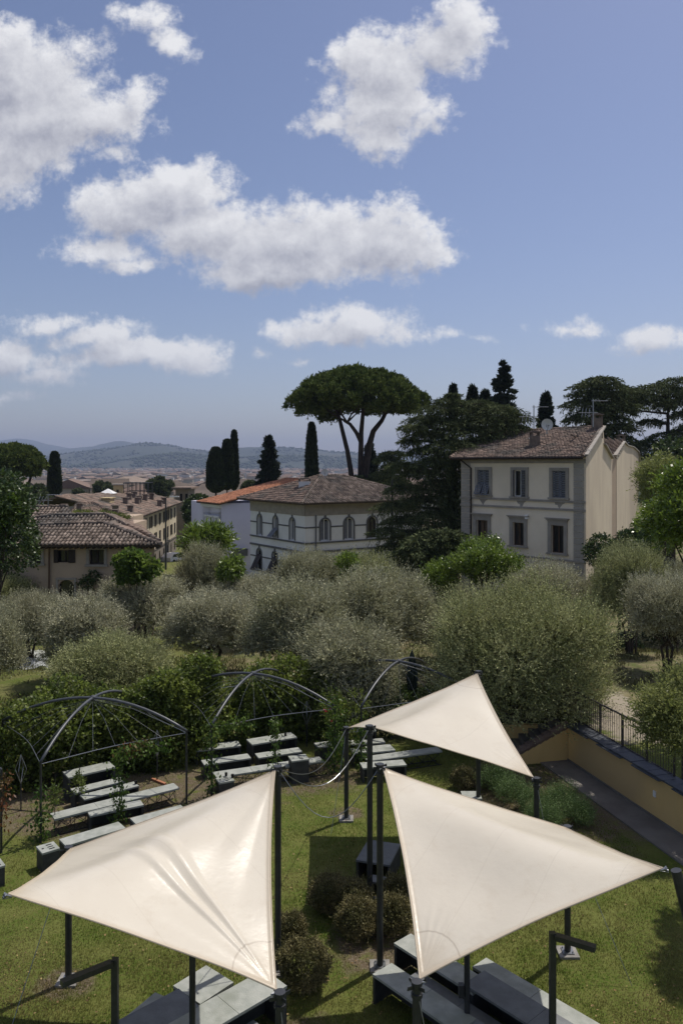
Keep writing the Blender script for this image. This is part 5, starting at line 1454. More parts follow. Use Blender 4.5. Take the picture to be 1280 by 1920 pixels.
# tall grass and weeds in the orchard
rg = np.random.default_rng(77); N = 60000
wy = 28.5 + 16 * rg.random(N); wx = (rg.random(N) * 2 - 1) * wy * .46
kk = vnoise(wx + 50, wy, .7, 9) * .6 + vnoise(wx + 50, wy, 2.7, 10) * .4 > .5
wx, wy = wx[kk], wy[kk]; n = len(wx); P = np.stack([wx, wy, hgt(wx, wy)], -1)
D = unit(rg.normal(0, .35, (n, 3)) + np.array([0, 0, 1])); 
M_weed = leafmat('orchard_weed', (.11, .12, .035), (.16, .145, .07), .5, .6, .35)
o = link('orchard_grass', quads_mesh('orchard_grass', leaf_quads(P, D, rg.uniform(.08, .3, n), rg.uniform(.02, .05, n), rg)), None, M_weed, 'stuff'); tag(o, 'rough dry grass and weeds under the olive trees', 'grass')

# ------------------------------------------------------------------ shade sails
def sailmat():
    m = bpy.data.materials.new('sail_canvas'); m.use_nodes = True
    t = m.node_tree; b = t.nodes['Principled BSDF']; out = t.nodes['Material Output']
    co = t.nodes.new('ShaderNodeTexCoord'); ob = co.outputs['Object']; uvv = co.outputs['UV']
    c = mixc(t, sstep(t, noise(t, ob, .9, 5, .6), .3, .7), (.675, .615, .510), (.715, .655, .545))
    c = mixc(t, fm(t, 'MULTIPLY', sstep(t, noise(t, vm(t, 'MULTIPLY', ob, (1, 1, 3)), 2.4, 8, .7), .52, .75), .35), c, (.56, .48, .37))
    sp_ = t.nodes.new('ShaderNodeSeparateXYZ'); t.links.new(uvv, sp_.inputs[0])
    au = fm(t, 'ABSOLUTE', fm(t, 'SUBTRACT', fm(t, 'MULTIPLY', sp_.outputs[0], 2), 1)); av = fm(t, 'ABSOLUTE', fm(t, 'SUBTRACT', fm(t, 'MULTIPLY', sp_.outputs[1], 2), 1))
    edge = fm(t, 'MAXIMUM', au, av)
    hem = fm(t, 'ADD', edge, fm(t, 'MULTIPLY', fm(t, 'SUBTRACT', noise(t, ob, 7, 5, .7), .5), .05))
    c = mixc(t, fm(t, 'MULTIPLY', sstep(t, hem, .93, .985), .45), c, (.50, .40, .27))
    su = fm(t, 'SUBTRACT', 1.0, au); sv_ = fm(t, 'SUBTRACT', 1.0, av)
    cd = fm(t, 'SQRT', fm(t, 'ADD', fm(t, 'MULTIPLY', su, su), fm(t, 'MULTIPLY', sv_, sv_)))
    cdn = fm(t, 'ADD', cd, fm(t, 'MULTIPLY', fm(t, 'SUBTRACT', noise(t, ob, 3, 5, .7), .5), .25))
    c = mixc(t, fm(t, 'MULTIPLY', sstep(t, cdn, .38, .08), .45), c, (.50, .41, .29))
    seam = sstep(t, fm(t, 'ABSOLUTE', fm(t, 'SUBTRACT', cd, .33)), .010, .002)
    seam = fm(t, 'MULTIPLY', seam, fm(t, 'MULTIPLY', sstep(t, sp_.outputs[1], .5, .52), sstep(t, sp_.outputs[0], .5, .48)))
    c = mixc(t, fm(t, 'MULTIPLY', seam, .4), c, (.30, .24, .18))
    wl_ = sstep(t, fm(t, 'ABSOLUTE', fm(t, 'SUBTRACT', fm(t, 'FRACT', fm(t, 'MULTIPLY', fm(t, 'ADD', sp_.outputs[0], sp_.outputs[1]), 2.5)), .5)), .012, .004)
    c = mixc(t, fm(t, 'MULTIPLY', wl_, .16), c, (.42, .36, .28))
    spot = sstep(t, noise(t, ob, 26, 2, .5), .775, .80)
    c = mixc(t, fm(t, 'MULTIPLY', spot, .5), c, (.25, .2, .15))
    t.links.new(c, b.inputs['Base Color'])
    b.inputs['Roughness'].default_value = .31; b.inputs['Specular IOR Level'].default_value = .38
    bn = t.nodes.new('ShaderNodeBump'); bn.inputs['Strength'].default_value = .25; bn.inputs['Distance'].default_value = .02
    t.links.new(noise(t, ob, 6, 5, .6), bn.inputs['Height']); t.links.new(bn.outputs[0], b.inputs['Normal'])
    tr = t.nodes.new('ShaderNodeBsdfTranslucent'); mx = t.nodes.new('ShaderNodeMixShader'); mx.inputs[0].default_value = .14
    t.links.new(c, tr.inputs[0]); t.links.new(b.outputs[0], mx.inputs[1]); t.links.new(tr.outputs[0], mx.inputs[2]); t.links.new(mx.outputs[0], out.inputs['Surface'])
    return m
M_sail = sailmat()
HI, LO = 3.84, 2.46
def G(px, py, z): return at_z(px, py, z)
def sail(label, corners, wr, seed, folds=()):
    """corners in order around; hyperbolic membrane with slightly hollow edges"""
    C = [Vector(c) for c in corners]; cen = sum(C, Vector()) / 4
    Cf = [c + (cen - c).normalized() * .08 for c in C]
    n = 185; st = np.linspace(-1, 1, n); Sg, Tg = np.meshgrid(st, st)
    rg = np.random.default_rng(seed)
    k = .045
    s = Sg * (1 - k * (1 - Tg ** 2)); t_ = Tg * (1 - k * (1 - Sg ** 2))
    a = [np.array(c) for c in Cf]
    P = ((1 - s) * (1 - t_))[..., None] * a[0] / 4 + ((1 + s) * (1 - t_))[..., None] * a[1] / 4 + ((1 + s) * (1 + t_))[..., None] * a[2] / 4 + ((1 - s) * (1 + t_))[..., None] * a[3] / 4
    dg = Sg - Tg if corners[0][2] > 3 else Sg + Tg; al_ = Sg + Tg if corners[0][2] > 3 else Sg - Tg
    P[..., 2] += .36 * np.exp(-(dg / .65) ** 2) * ((1 - Sg ** 2) * (1 - Tg ** 2)) ** .8
    # soft overall waviness plus folds radiating from chosen corners
    P[..., 2] += .006 * np.sin(Sg * 5 + Tg * 3 + seed) * (1 - Sg ** 2) + .003 * np.sin(Tg * 11 - Sg * 4 + seed * 2)
    for (ci, amp, ang0, ang1, reach, freq) in folds:
        cs, ct = [(-1, -1), (1, -1), (1, 1), (-1, 1)][ci]
        us, vs_ = np.abs(Sg - cs) / 2, np.abs(Tg - ct) / 2
        rr = np.sqrt(us ** 2 + vs_ ** 2); an = np.arctan2(vs_, us) / (math.pi / 2)
        win = np.clip((an - ang0) / .06, 0, 1) * np.clip((ang1 - an) / .06, 0, 1); win = win * win * (3 - 2 * win)
        env = np.clip(rr / .45, 0, 1) * np.clip((reach - rr) / (reach * .6), 0, 1)
        wave = .5 + .5 * np.sin(an * freq * 2 * math.pi + .5 * np.sin(rr * 3))
        P[..., 2] += amp * win * env * wave
    P[..., 2] += .015 * np.where((np.abs(Sg) > .97) | (np.abs(Tg) > .97), 1, 0)
    tg = thing('shade_sail', label, 'shade sail', tuple(cen))
    V = P.reshape(-1, 3) - np.array(cen)
    idx = (np.arange(n - 1)[:, None] * n + np.arange(n - 1)[None, :]).ravel()
    me = np_mesh('sail_fabric', V, np.stack([idx, idx + 1, idx + n + 1, idx + n], -1))
    uvl = me.uv_layers.new(name='UVMap'); li = np.zeros(len(me.loops), np.int32); me.loops.foreach_get('vertex_index', li)
    UVs = np.stack([(Sg.ravel() + 1) / 2, (Tg.ravel() + 1) / 2], -1)[li]; uvl.data.foreach_set('uv', UVs.astype(np.float32).ravel())
    me.polygons.foreach_set('use_smooth', [True] * len(me.polygons))
    link('fabric', me, tg, M_sail)
    # edge rope along the hem, corner plates and tensioners
    mb = MB()
    for ed in (P[0, :, :], P[:, -1, :], P[-1, ::-1, :], P[::-1, 0, :]):
        mb.tube([tuple(q) for q in ed[::8]], .012, 6)
    mb.build('hem_rope', M_sail, tg)
    for c, f in zip(C, Cf):
        mb = MB(); d_ = (c - f).normalized(); sd = d_.cross(Vector((0, 0, 1))).normalized()
        mb.prism([f + sd * .10 - d_ * .0, f - sd * .10 - d_ * .0, f + d_ * .06], (0, 0, .012))
        mb.tube([f + d_ * .03, c + Vector((0, 0, -.02))], .014, 6); mb.tube([f + d_ * .035, f + d_ * .065], .026, 6)
        mb.build('corner_fitting', M_wire, tg)
        for sg in (-1, 1):
            mb = MB(); mb.tube([f + sd * .09 * sg, c + Vector((0, 0, -.04))], .007, 5); mb.build('tension_cable', M_wire, tg)
    return tg
def pole(label, x, y, z, guy=None, group='black sail poles', r=.062, foot=True):
    z0 = 0
    tg = thing('sail_pole', label, 'pole', (x, y, z0), group)
    mb = MB(); mb.tube([(x, y, .03), (x, y, z)], r, 14); mb.build('pole', M_steel, tg, smooth=False)
    mb = MB(); mb.tube([(x, y, z + .002), (x, y, z + .05)], r * 1.25, 12); mb.tube([(x, y, z - .16), (x, y, z - .11)], r * 1.3, 12)
    for k in range(4):
        a = k * math.pi / 2 + .6; mb.bar((x + math.cos(a) * r, y + math.sin(a) * r, z - .02), (x + math.cos(a) * r * 2.6, y + math.sin(a) * r * 2.6, z + .0), .012, .05)
    mb.build('head_collar', M_steel, tg)
    if foot:
        mb = MB(); mb.box(x - .19, x + .19, y - .19, y + .19, -.05, .05); mb.build('concrete_footing', M_concrete, tg)
        mb = MB(); mb.box(x - .11, x + .11, y - .11, y + .11, .053, .07)
        for sx in (-1, 1):
            for sy in (-1, 1): mb.tube([(x + sx * .08, y + sy * .08, .07), (x + sx * .08, y + sy * .08, .10)], .012, 6)
        mb.build('base_plate', M_wire, tg)
    if guy:
        mb = MB(); mb.tube([(x, y, z - .05), (x + guy[0], y + guy[1], .02)], .006, 5); mb.build('guy_wire', M_wire, tg)
    return tg
# right sail: TL high, far low, right high, near low
B = [G(712, 1437, HI), G(1063, 1553, LO), G(1252, 1630, HI), G(781, 1846, LO)]
A = [G(521, 1441, HI), G(129, 1592, LO), G(6, 1680, HI), G(525, 1866, LO)]
Cc = [G(649, 1366, LO), G(693, 1364, HI), G(1005, 1462, LO), G(896, 1261, HI)]
sail('large cream sail at left with bright glossy folds running to its near corner', A, 1, 3, folds=((3, .060, .36, .60, 1.3, 8), (3, .012, .1, .34, .9, 5), (0, .03, .66, .90, 1.0, 4)))
sail('large smooth cream sail at right with stained near corner', B, 1, 5, folds=((3, .02, .15, .85, .30, 8), (2, .02, .2, .8, .22, 8)))
sail('farthest and smallest-looking cream sail rising to a peak before the olives', Cc, 1, 7, folds=((2, .02, .2, .8, .3, 7),))
PL = [(A[0], 'sail pole at the top corner of the left sail'), (A[1], 'sail pole at the low back corner of the left sail'), (A[3], 'sail pole at the near tip of the left sail'),
      (B[0], 'sail pole between the clipped shrubs and the right sail top corner'), (B[1], 'sail pole on the lawn under the back edge of the right sail'), (B[3], 'sail pole at the near tip of the right sail'),
      (Cc[0], 'sail pole on the lawn at the low left corner of the farthest sail'), (Cc[1], 'sail pole behind the shrubs at the near high corner of the farthest sail'), (Cc[2], 'sail pole at the low right corner of the farthest sail'), (Cc[3], 'sail pole under the peak of the farthest sail')]
gy_ = [None, (-.5, -1.5), (.35, -.9), None, (.9, -1.0), (.5, -.8), (-.4, -.9), None, (.3, -.8), None]
for (p_, lab), gu in zip(PL, gy_):
    pole(lab, p_.x, p_.y, p_.z, gu, group=None)
def strut(label, p_, dx_, dy_):
    tg = thing('sail_mast', label, 'mast', (p_.x + dx_, p_.y + dy_, 0))
    mb = MB(); mb.tube([(p_.x + dx_, p_.y + dy_, 0), (p_.x + dx_ * .1, p_.y + dy_ * .1, p_.z + .0)], .075, 14); mb.build('pole', M_steel, tg)
    mb = MB(); mb.box(p_.x + dx_ - .2, p_.x + dx_ + .2, p_.y + dy_ - .2, p_.y + dy_ + .2, -.05, .05); mb.build('concrete_footing', M_concrete, tg)
strut('thick leaning mast holding the left corner of the left sail', A[2], -1.1, -.3)
strut('thick leaning mast holding the right corner of the right sail', B[2], 1.0, -.2)
# slack cables between pole heads
def cable(label, a, b_, sag):
    mb = MB(); a, b_ = Vector(a), Vector(b_); pts = [a.lerp(b_, k / 14) - Vector((0, 0, sag * math.sin(math.pi * k / 14))) for k in range(15)]
    mb.tube(pts, .008, 5); single(mb, 'slack_cable', M_wire, label, 'cable', tuple(a))
cable('slack cable hanging between the left sail pole and the middle pole', A[0], Cc[1], .75)
cable('slack cable hanging between the left sail pole and the right sail pole', A[0], B[0], .95)
cable('slack cable between the low lawn pole and the left sail pole', Cc[0], A[0], .55)

# ------------------------------------------------------------------ benches, tables and domino blocks
def bench(label, a, b_, z, wid, flip=False, name='garden_bench', cat='bench', th=.045, topm=None, style='slab', inset=.02, back=True, group=None):
    """a, b_: pixel ends of the near top edge; the top stretches away from the viewer by wid"""
    p, q = at_z(*a, z), at_z(*b_, z); return bench_w(label, p, q, z, wid, flip, name, cat, th, topm, style, inset, back, group)
def bench_w(label, p, q, z, wid, flip=False, name='garden_bench', cat='bench', th=.045, topm=None, style='slab', inset=.02, back=True, group=None):
    p = Vector(p); q = Vector(q); p.z = q.z = 0
    Lh = (q - p).length
    F_ = Fr((p.x, p.y), (q.x - p.x, q.y - p.y)); s = -1
    mid = F_.p(Lh / 2, -wid / 2, 0)
    tg = thing(name, label, cat, (mid.x, mid.y, 0), group)
    kp = max(1, round(Lh / 1.15)) if style != 'block' else 1
    for j in range(kp):
        m = MB(); m.fbox(F_, Lh * j / kp + .004 * (j > 0), Lh * (j + 1) / kp - .004 * (j < kp - 1), -wid, 0, z - th, z + random.uniform(-.002, .002)); m.build('top', topm or M_top, tg)
    if style == 'slab':
        for ua, ub in ((0, .06), (Lh - .06, Lh)):
            m = MB(); m.fbox(F_, ua + .002, ub - .002, -wid + .004, -.004, 0, z - th - .001); m.build('side_panel', M_panel, tg)
        if back: m = MB(); m.fbox(F_, .065, Lh - .065, -wid + .05, -wid + .09, .04, z - th - .001); m.build('back_panel', M_panel, tg)
    elif style == 'block':
        m = MB(); m.fbox(F_, .01, Lh - .01, -wid + .01, -.01, 0, z - th - .001); m.build('body', M_panel, tg)
        k = 3
        for j in range(k):
            m = MB(); uu = Lh * (.52 + .0 * j); ww = -wid * (.25 + .25 * j); m.fbox(F_, uu - .02, uu + .11, ww - .022, ww + .022, z + .001, z + .004); m.build('slot', M_slot, tg)
        m = MB(); c = F_.p(Lh * .2, -wid * .5, z + .0); m.tube([c + Vector((0, 0, .001)), c + Vector((0, 0, .004))], .03, 10); m.build('hole', M_slot, tg)
    elif style == 'trestle':
        for w_ in (-.03, -wid + .03):
            m = MB(); r = .012
            e0, e1 = .12, Lh - .12
            m.bar(F_.p(e0 - .1, w_ + .0, .02), F_.p(e1 + .1, w_, .02), .02)
            m.bar(F_.p(e0, w_, z - th - .012), F_.p(e1, w_, z - th - .012), .02)
            k = max(4, int(Lh / .42))
            for j in range(k):
                ua = e0 + (e1 - e0) * j / k; ub = e0 + (e1 - e0) * (j + 1) / k
                m.bar(F_.p(ua, w_, .02), F_.p(ub, w_, z - th - .02), .012); m.bar(F_.p(ua, w_, z - th - .02), F_.p(ub, w_, .02), .012)
                m.bar(F_.p(ua, w_, .02), F_.p(ua, w_, z - th - .02), .014)
            m.bar(F_.p(e1, w_, .02), F_.p(e1, w_, z - th - .02), .014)
            m.build('lattice_frame', M_steel, tg)
        m = MB()
        for ua in (.14, Lh / 2, Lh - .14): m.bar(F_.p(ua, -.03, z - th - .03), F_.p(ua, -wid + .03, z - th - .03), .02); m.bar(F_.p(ua, -.03, .03), F_.p(ua, -wid + .03, .03), .02)
        m.build('cross_bar', M_steel, tg)
    return tg
bench('bar-height bench with one deep dark back, farthest under the left pergola', (129, 1458), (217, 1438), .72, .55, cat='table', name='garden_table')
bench('low bench with dappled top just before the tall one under the left pergola', (141, 1487), (234, 1464), .45, .38)
bench('low bench third from the back under the left pergola, small black cup on it', (159, 1499), (261, 1473), .45, .38)
bench('long narrow bench on a wire lattice frame under the left pergola', (103, 1536), (337, 1477), .45, .42, style='trestle')
bench('short bench partly beneath the long lattice bench under the left pergola', (169, 1530), (270, 1509), .42, .36)
bench('pale low bench half hidden by the left sail near the pergola post', (256, 1546), (352, 1520), .45, .45)
bench('pale low bench just behind the low corner of the left sail', (124, 1586), (236, 1552), .45, .45)
bench('square block with black slots on the lawn left of the low sail corner', (80, 1600), (113, 1590), .48, .44, style='block', name='slotted_block', cat='block')
bench('dark block cut off by the left picture edge', (-22, 1632), (11, 1622), .48, .44, style='block', name='slotted_block', cat='block')
bench('low bench farthest left in the second pergola group', (368, 1408), (452, 1398), .45, .5)
bench('taller bench at the back of the second pergola group with bottles on it', (473, 1396), (557, 1382), .62, .55, name='garden_table', cat='table')
bench('low bench in front of the farthest left one in the second pergola group', (383, 1434), (471, 1421), .45, .42)
bench('low bench in front of the taller one in the second pergola group', (485, 1421), (567, 1409), .45, .42)
bench('long narrow lattice bench under the second pergola behind the left sail', (405, 1457), (607, 1427), .45, .42, style='trestle')
bench('slotted block with black top holes beside the pergola post with roses', (597, 1401), (625, 1397), .5, .42, style='block', name='slotted_block', cat='block')
bench('slotted block touching the near left end of the second lattice bench', (411, 1468), (440, 1463), .5, .42, style='block', name='slotted_block', cat='block')
bench('tall slotted block standing behind the second lattice bench', (547, 1427), (580, 1423), .7, .45, style='block', name='slotted_block', cat='block')
bench('low bench behind the farthest sail pole', (645, 1397), (722, 1392), .45, .42)
bench('short low bench left of the tall sail pole under the far sail', (661, 1412), (702, 1409), .45, .42)
bench('bench with one end slanting right beside the tall sail pole', (692, 1411), (741, 1406), .5, .55)
bench('long narrow lattice bench running right beneath the farthest sail', (690, 1427), (829, 1408), .45, .42, style='trestle')
bench('bench tucked under the lattice bench beneath the farthest sail', (680, 1440), (762, 1434), .45, .45)
bench('pale bench corner lit beneath the farthest sail near the rosemary', (868, 1497), (903, 1497), .42, .5)
bench('dark bench at the back under the far sail edge', (650, 1372), (705, 1370), .62, .5, name='garden_table', cat='table')
for i, (x, y) in enumerate([(520, 1384), (535, 1380), (618, 1392), (255, 1470), (424, 1455), (436, 1458)]):
    z = [.62, .62, .5, .45, .5, .5][i]; p_ = at_z(x, y, z)
    m = MB(); m.tube([p_, p_ + Vector((0, 0, .09))], [.035, .04], 10); m.tube([p_ + Vector((0, 0, .091)), p_ + Vector((0, 0, .10))], [.043, .043], 10)
    single(m, 'candle_jar', M_slot, ['small black jar on the taller bench, left one', 'small black jar on the taller bench, right one', 'small black jar on the block by the roses', 'small black jar on the third low bench under the left pergola', 'small black jar on the block at the lattice bench end, left one', 'small black jar on the block at the lattice bench end, right one'][i], 'jar', tuple(p_))
# under the left sail, foreground
bench('pale grey bench slab with shadow lines behind the dark table under the left sail', (308, 1859), (376, 1881), .45, 0.95, topm=M_top) if False else None
def slab(label, quad, z, h=None, topm=None, name='garden_bench', cat='bench', style='slab'):
    """quad: near-left and near-right pixel of the top, plus a far-left pixel that gives the width"""
    a, b_, c = [at_z(x, y, z) for x, y in quad]
    e = (b_ - a).normalized(); w_ = abs((c - a).dot(Vector((e.y, -e.x, 0))))
    return bench_w(label, a, b_, z, w_, name=name, cat=cat, topm=topm, style=style, th=.05)
# left cluster runs away to the right (45 degrees)
slab('pale slab bench farthest under the left sail beside the round shrubs', [(376, 1882), (438, 1841), (308, 1858)], .45)
slab('pale slab bench at left of the dark-topped table under the left sail', [(250, 1962), (341, 1882), (225, 1915)], .45, topm=M_top)
slab('dark grey topped table in the middle of the left sail group', [(330, 1928), (375, 1888), (232, 1920)], .72, topm=M_topd, name='garden_table', cat='table') if False else None
p0 = at_z(374, 1887, .74); dv = Vector((.72, .69, 0)).normalized()
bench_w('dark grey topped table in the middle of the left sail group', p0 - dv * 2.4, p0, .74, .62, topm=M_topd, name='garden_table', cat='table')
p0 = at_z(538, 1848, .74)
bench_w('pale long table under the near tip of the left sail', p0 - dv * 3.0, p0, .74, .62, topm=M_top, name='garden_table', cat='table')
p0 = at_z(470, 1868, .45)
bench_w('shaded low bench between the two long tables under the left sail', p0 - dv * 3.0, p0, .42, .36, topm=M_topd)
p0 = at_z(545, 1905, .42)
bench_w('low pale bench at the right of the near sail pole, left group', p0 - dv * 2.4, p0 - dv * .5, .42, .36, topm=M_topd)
# right cluster runs towards the viewer to the right
dr = Vector((.66, -.75, 0)).normalized()
p0 = at_z(698, 1826, .52); bench_w('pale topped bench at the near tip of the right sail', p0, p0 + dr * 1.95, .52, .48)
p0 = at_z(738, 1768, .56); bench_w('bench end showing beside the left edge of the right sail', p0, p0 + dr * 1.9, .56, .46)
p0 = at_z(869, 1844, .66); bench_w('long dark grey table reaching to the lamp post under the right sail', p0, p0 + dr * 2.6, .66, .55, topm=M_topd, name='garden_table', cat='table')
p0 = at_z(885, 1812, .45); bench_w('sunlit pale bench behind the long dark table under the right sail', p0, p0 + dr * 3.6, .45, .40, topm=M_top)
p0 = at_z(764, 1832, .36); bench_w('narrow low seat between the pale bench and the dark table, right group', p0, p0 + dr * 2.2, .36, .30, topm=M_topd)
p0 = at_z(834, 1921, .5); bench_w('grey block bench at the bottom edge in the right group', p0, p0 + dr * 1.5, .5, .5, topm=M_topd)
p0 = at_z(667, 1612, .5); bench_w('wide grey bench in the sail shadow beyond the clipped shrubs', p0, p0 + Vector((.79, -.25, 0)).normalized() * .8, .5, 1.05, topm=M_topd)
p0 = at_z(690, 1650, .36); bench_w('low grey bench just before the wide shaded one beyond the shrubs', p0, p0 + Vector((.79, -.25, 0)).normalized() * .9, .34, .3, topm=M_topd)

# angled lamp posts
def lamp_post(label, x, y, d, ax, ay, al):
    t_ = at_d(x, y, d); tg = thing('angled_lamp', label, 'lamp', (t_.x, t_.y, 0))
    m = MB(); m.box(t_.x - .045, t_.x + .045, t_.y - .045, t_.y + .045, 0, t_.z); m.build('post', M_steel, tg)
    m = MB(); d_ = Vector((ax, ay, 0)).normalized(); a = t_ - Vector((0, 0, .05)) + d_ * .046; m.bar(a, a + d_ * al, .11, .075); m.build('lamp_arm', M_steel, tg)
    m = MB(); m.bar(a + d_ * .15 - Vector((0, 0, .041)), a + d_ * (al - .05) - Vector((0, 0, .041)), .07, .006); m.build('diffuser', M_dish, tg)
    m = MB(); m.box(t_.x - .09, t_.x + .09, t_.y - .09, t_.y + .09, .002, .02); m.build('base_plate', M_steel, tg)
lamp_post('black angular lamp post with its arm pointing left towards the viewer', 216, 1797, 11.4, -.78, -.62, .72)
lamp_post('black angular lamp post with its arm pointing right over the lawn', 1035, 1748, 11.9, .86, -.5, .58)
def heater(label, px, y0, d, zt):
    t_ = at_d(px, y0, d); tg = thing('service_post', label, 'post', (t_.x, t_.y, 0))
    m = MB(); m.tube([(t_.x, t_.y, 0), (t_.x, t_.y, zt)], .05, 12); m.build('post', M_steel, tg)
    m = MB(); m.box(t_.x - .14, t_.x - .055, t_.y - .05, t_.y + .05, .78, .98); m.build('socket_box', M_steel, tg)
heater('black post with a socket box standing between the left sail tables', 361, 1880, 12.2, 2.2)
heater('black post with a socket box rising beside the dark table under the right sail', 875, 1820, 13.2, 2.1)

# ------------------------------------------------------------------ clipped round shrubs
def ballshrub(label, px, py, rpx, d, seed, n=3800):
    c = at_d(px, py, d); r = rpx / FPX * d; rg = np.random.default_rng(seed)
    lm = [(0, 0, r * .82, r * .86, r * .86, r * .78)]
    r2_ = random.Random(seed)
    for i in range(16):
        a = i * 2.4 + r2_.uniform(-.4, .4); z = r2_.uniform(-.2, .95); q = math.sqrt(max(0, 1 - z * z)); lm.append((math.cos(a) * q * r * .7, math.sin(a) * q * r * .7, r * .82 + z * r * .6, r * r2_.uniform(.2, .38), r * r2_.uniform(.2, .38), r * r2_.uniform(.2, .36)))
    V = np.concatenate([shoots(lm, n, 6, .07, .040, .020, rg, up=.4, zmin=-.95, spread=.8, shell=.9), shoots(lm, n // 14, 9, .20, .035, .014, rg, up=1.0, zmin=-.2, spread=.6, shell=.98)])
    tg = thing('clipped_shrub', label, 'shrub', (c.x, d, 0)); link('foliage', quads_mesh('shrub_foliage', V), tg, M_ball)
    m = MB()
    for k in range(6): m.tube([(0, 0, -.03), (math.cos(k) * r * .25, math.sin(k) * r * .25, r * .4), (math.cos(k) * r * .6, math.sin(k) * r * .6, r)], [.02, .014, .006], 5)
    m.build('stems', M_bark, tg, base=(0, 0, 0))
    return tg
ballshrub('largest clipped round shrub, alone beside the left sail tip', 571, 1806, 52, 14.6, 1, 5200)
ballshrub('pale small clipped shrub behind the largest one, close to the left sail', 549, 1735, 28, 16.0, 2)
ballshrub('clipped shrub farthest left in the clump behind the middle poles', 615, 1666, 38, 17.1, 3)
ballshrub('clipped shrub in the middle of the clump between the two poles', 660, 1668, 40, 16.9, 4)
ballshrub('clipped shrub nearest the viewer in the clump left of the pole', 668, 1704, 40, 16.2, 5, 4400)
ballshrub('clipped shrub right of the pole touching the right sail edge', 738, 1708, 40, 16.3, 6, 4400)
ballshrub('clipped shrub behind the right sail edge, back of the clump', 744, 1655, 32, 17.3, 7)
ballshrub('grey round shrub in the shade beneath the farthest sail, left', 868, 1470, 24, 23.5, 8, 2200)
ballshrub('grey round shrub in the shade beneath the farthest sail, right', 915, 1472, 26, 23.8, 9, 2200)
# rosemary bed near the wall
rg = np.random.default_rng(90)
for i, (px, py, rp, d, lab) in enumerate([(965, 1495, 34, 22.3, 'bushy rosemary plant left of the low right sail pole'), (1010, 1500, 34, 21.8, 'bushy rosemary plant behind the low right sail pole'), (1050, 1500, 30, 22.0, 'rosemary plant nearest the concrete path'), (1020, 1525, 30, 20.8, 'rosemary plant at the front of the shaded bed'), (930, 1480, 30, 23.2, 'rosemary plant farthest back in the shaded bed'), (1085, 1530, 26, 21.2, 'dark rosemary plant beside the path edge')]):
    c = at_d(px, py, d); r = rp / FPX * d
    lm = [(rg.uniform(-.6, .6) * r, rg.uniform(-.6, .6) * r, r * rg.uniform(.35, .8), r * .45, r * .45, r * .4) for k in range(9)]
    tg = thing('rosemary', lab, 'shrub', (c.x, d, 0)); link('foliage', quads_mesh('rosemary_foliage', shoots(lm, 1900, 10, .34, .040, .013, rg, up=1.4, zmin=-.6, spread=.8)), tg, M_herb)

# ------------------------------------------------------------------ pergola hoops
def arc(a, b_, rise, n=18): 
    a, b_ = Vector(a), Vector(b_); return [a.lerp(b_, k / n) + Vector((0, 0, rise * 4 * (k / n) * (1 - k / n))) for k in range(n + 1)]
def pergola(label, NL, sv_, z=2.06, rise=.80, posts=(0, 1, 2, 3)):
    NL = Vector(NL); e = Vector(sv_); f = Vector((-e.y, e.x, 0)); c = [NL, NL + e, NL + e + f, NL + f]; c = [Vector((q.x, q.y, z)) for q in c]
    cen = (c[0] + c[2]) / 2
    tg = thing('hoop_pergola', label, 'pergola', (cen.x, cen.y, 0))
    for i in posts:
        m = MB(); m.tube([(c[i].x, c[i].y, 0), (c[i].x, c[i].y, z)], .030, 10); m.build('post', M_steel, tg)
    for i, j in ((0, 2), (1, 3)):
        m = MB(); m.tube(arc(c[i], c[j], rise), .040, 12); m.build('hoop', M_arch, tg, smooth=True)
    m = MB(); ap = cen + Vector((0, 0, rise)); m.ball(ap, .08, 8, 6); m.build('crown_joint', M_arch, tg)
    for i in range(4):
        a, b_ = c[i], c[(i + 1) % 4]
        m = MB(); pts = [a.lerp(b_, k / 12) - (a.lerp(b_, k / 12) - cen).normalized() * .18 * math.sin(math.pi * k / 12) for k in range(13)]
        for q in pts: q.z = z - .06
        m.tube(pts, .010, 6); m.build('edge_rod', M_wire, tg)
        for k in range(2, 11, 2):
            m = MB(); q = pts[k]; mid = q.lerp(ap, .5) + Vector((0, 0, .10)); m.tube([q, mid, ap - Vector((0, 0, .06))], .0032, 4); m.build('stay_wire', M_wire, tg)
    return c
P1_ = at_z(77, 1428, 2.06); P1b = at_z(350, 1370, 2.06); c1_ = pergola('steel hoop pergola at left over the first group of benches', P1_, P1b - P1_)
P2_ = at_z(397, 1360, 2.06); P2b = at_z(628, 1325, 2.06); c2_ = pergola('steel hoop pergola in the middle over the second group of benches', P2_, P2b - P2_)
P3_ = at_z(677, 1325, 2.06); c3_ = pergola('steel hoop pergola partly hidden behind the farthest sail peak', P3_, Vector((3.8, 1.15, 0)))
P0_ = at_z(3, 1443, 2.06); c0_ = pergola('steel hoop pergola mostly beyond the left picture edge', P0_ - Vector((2.9, 2.75, 0)), Vector((2.9, 2.75, 0)))
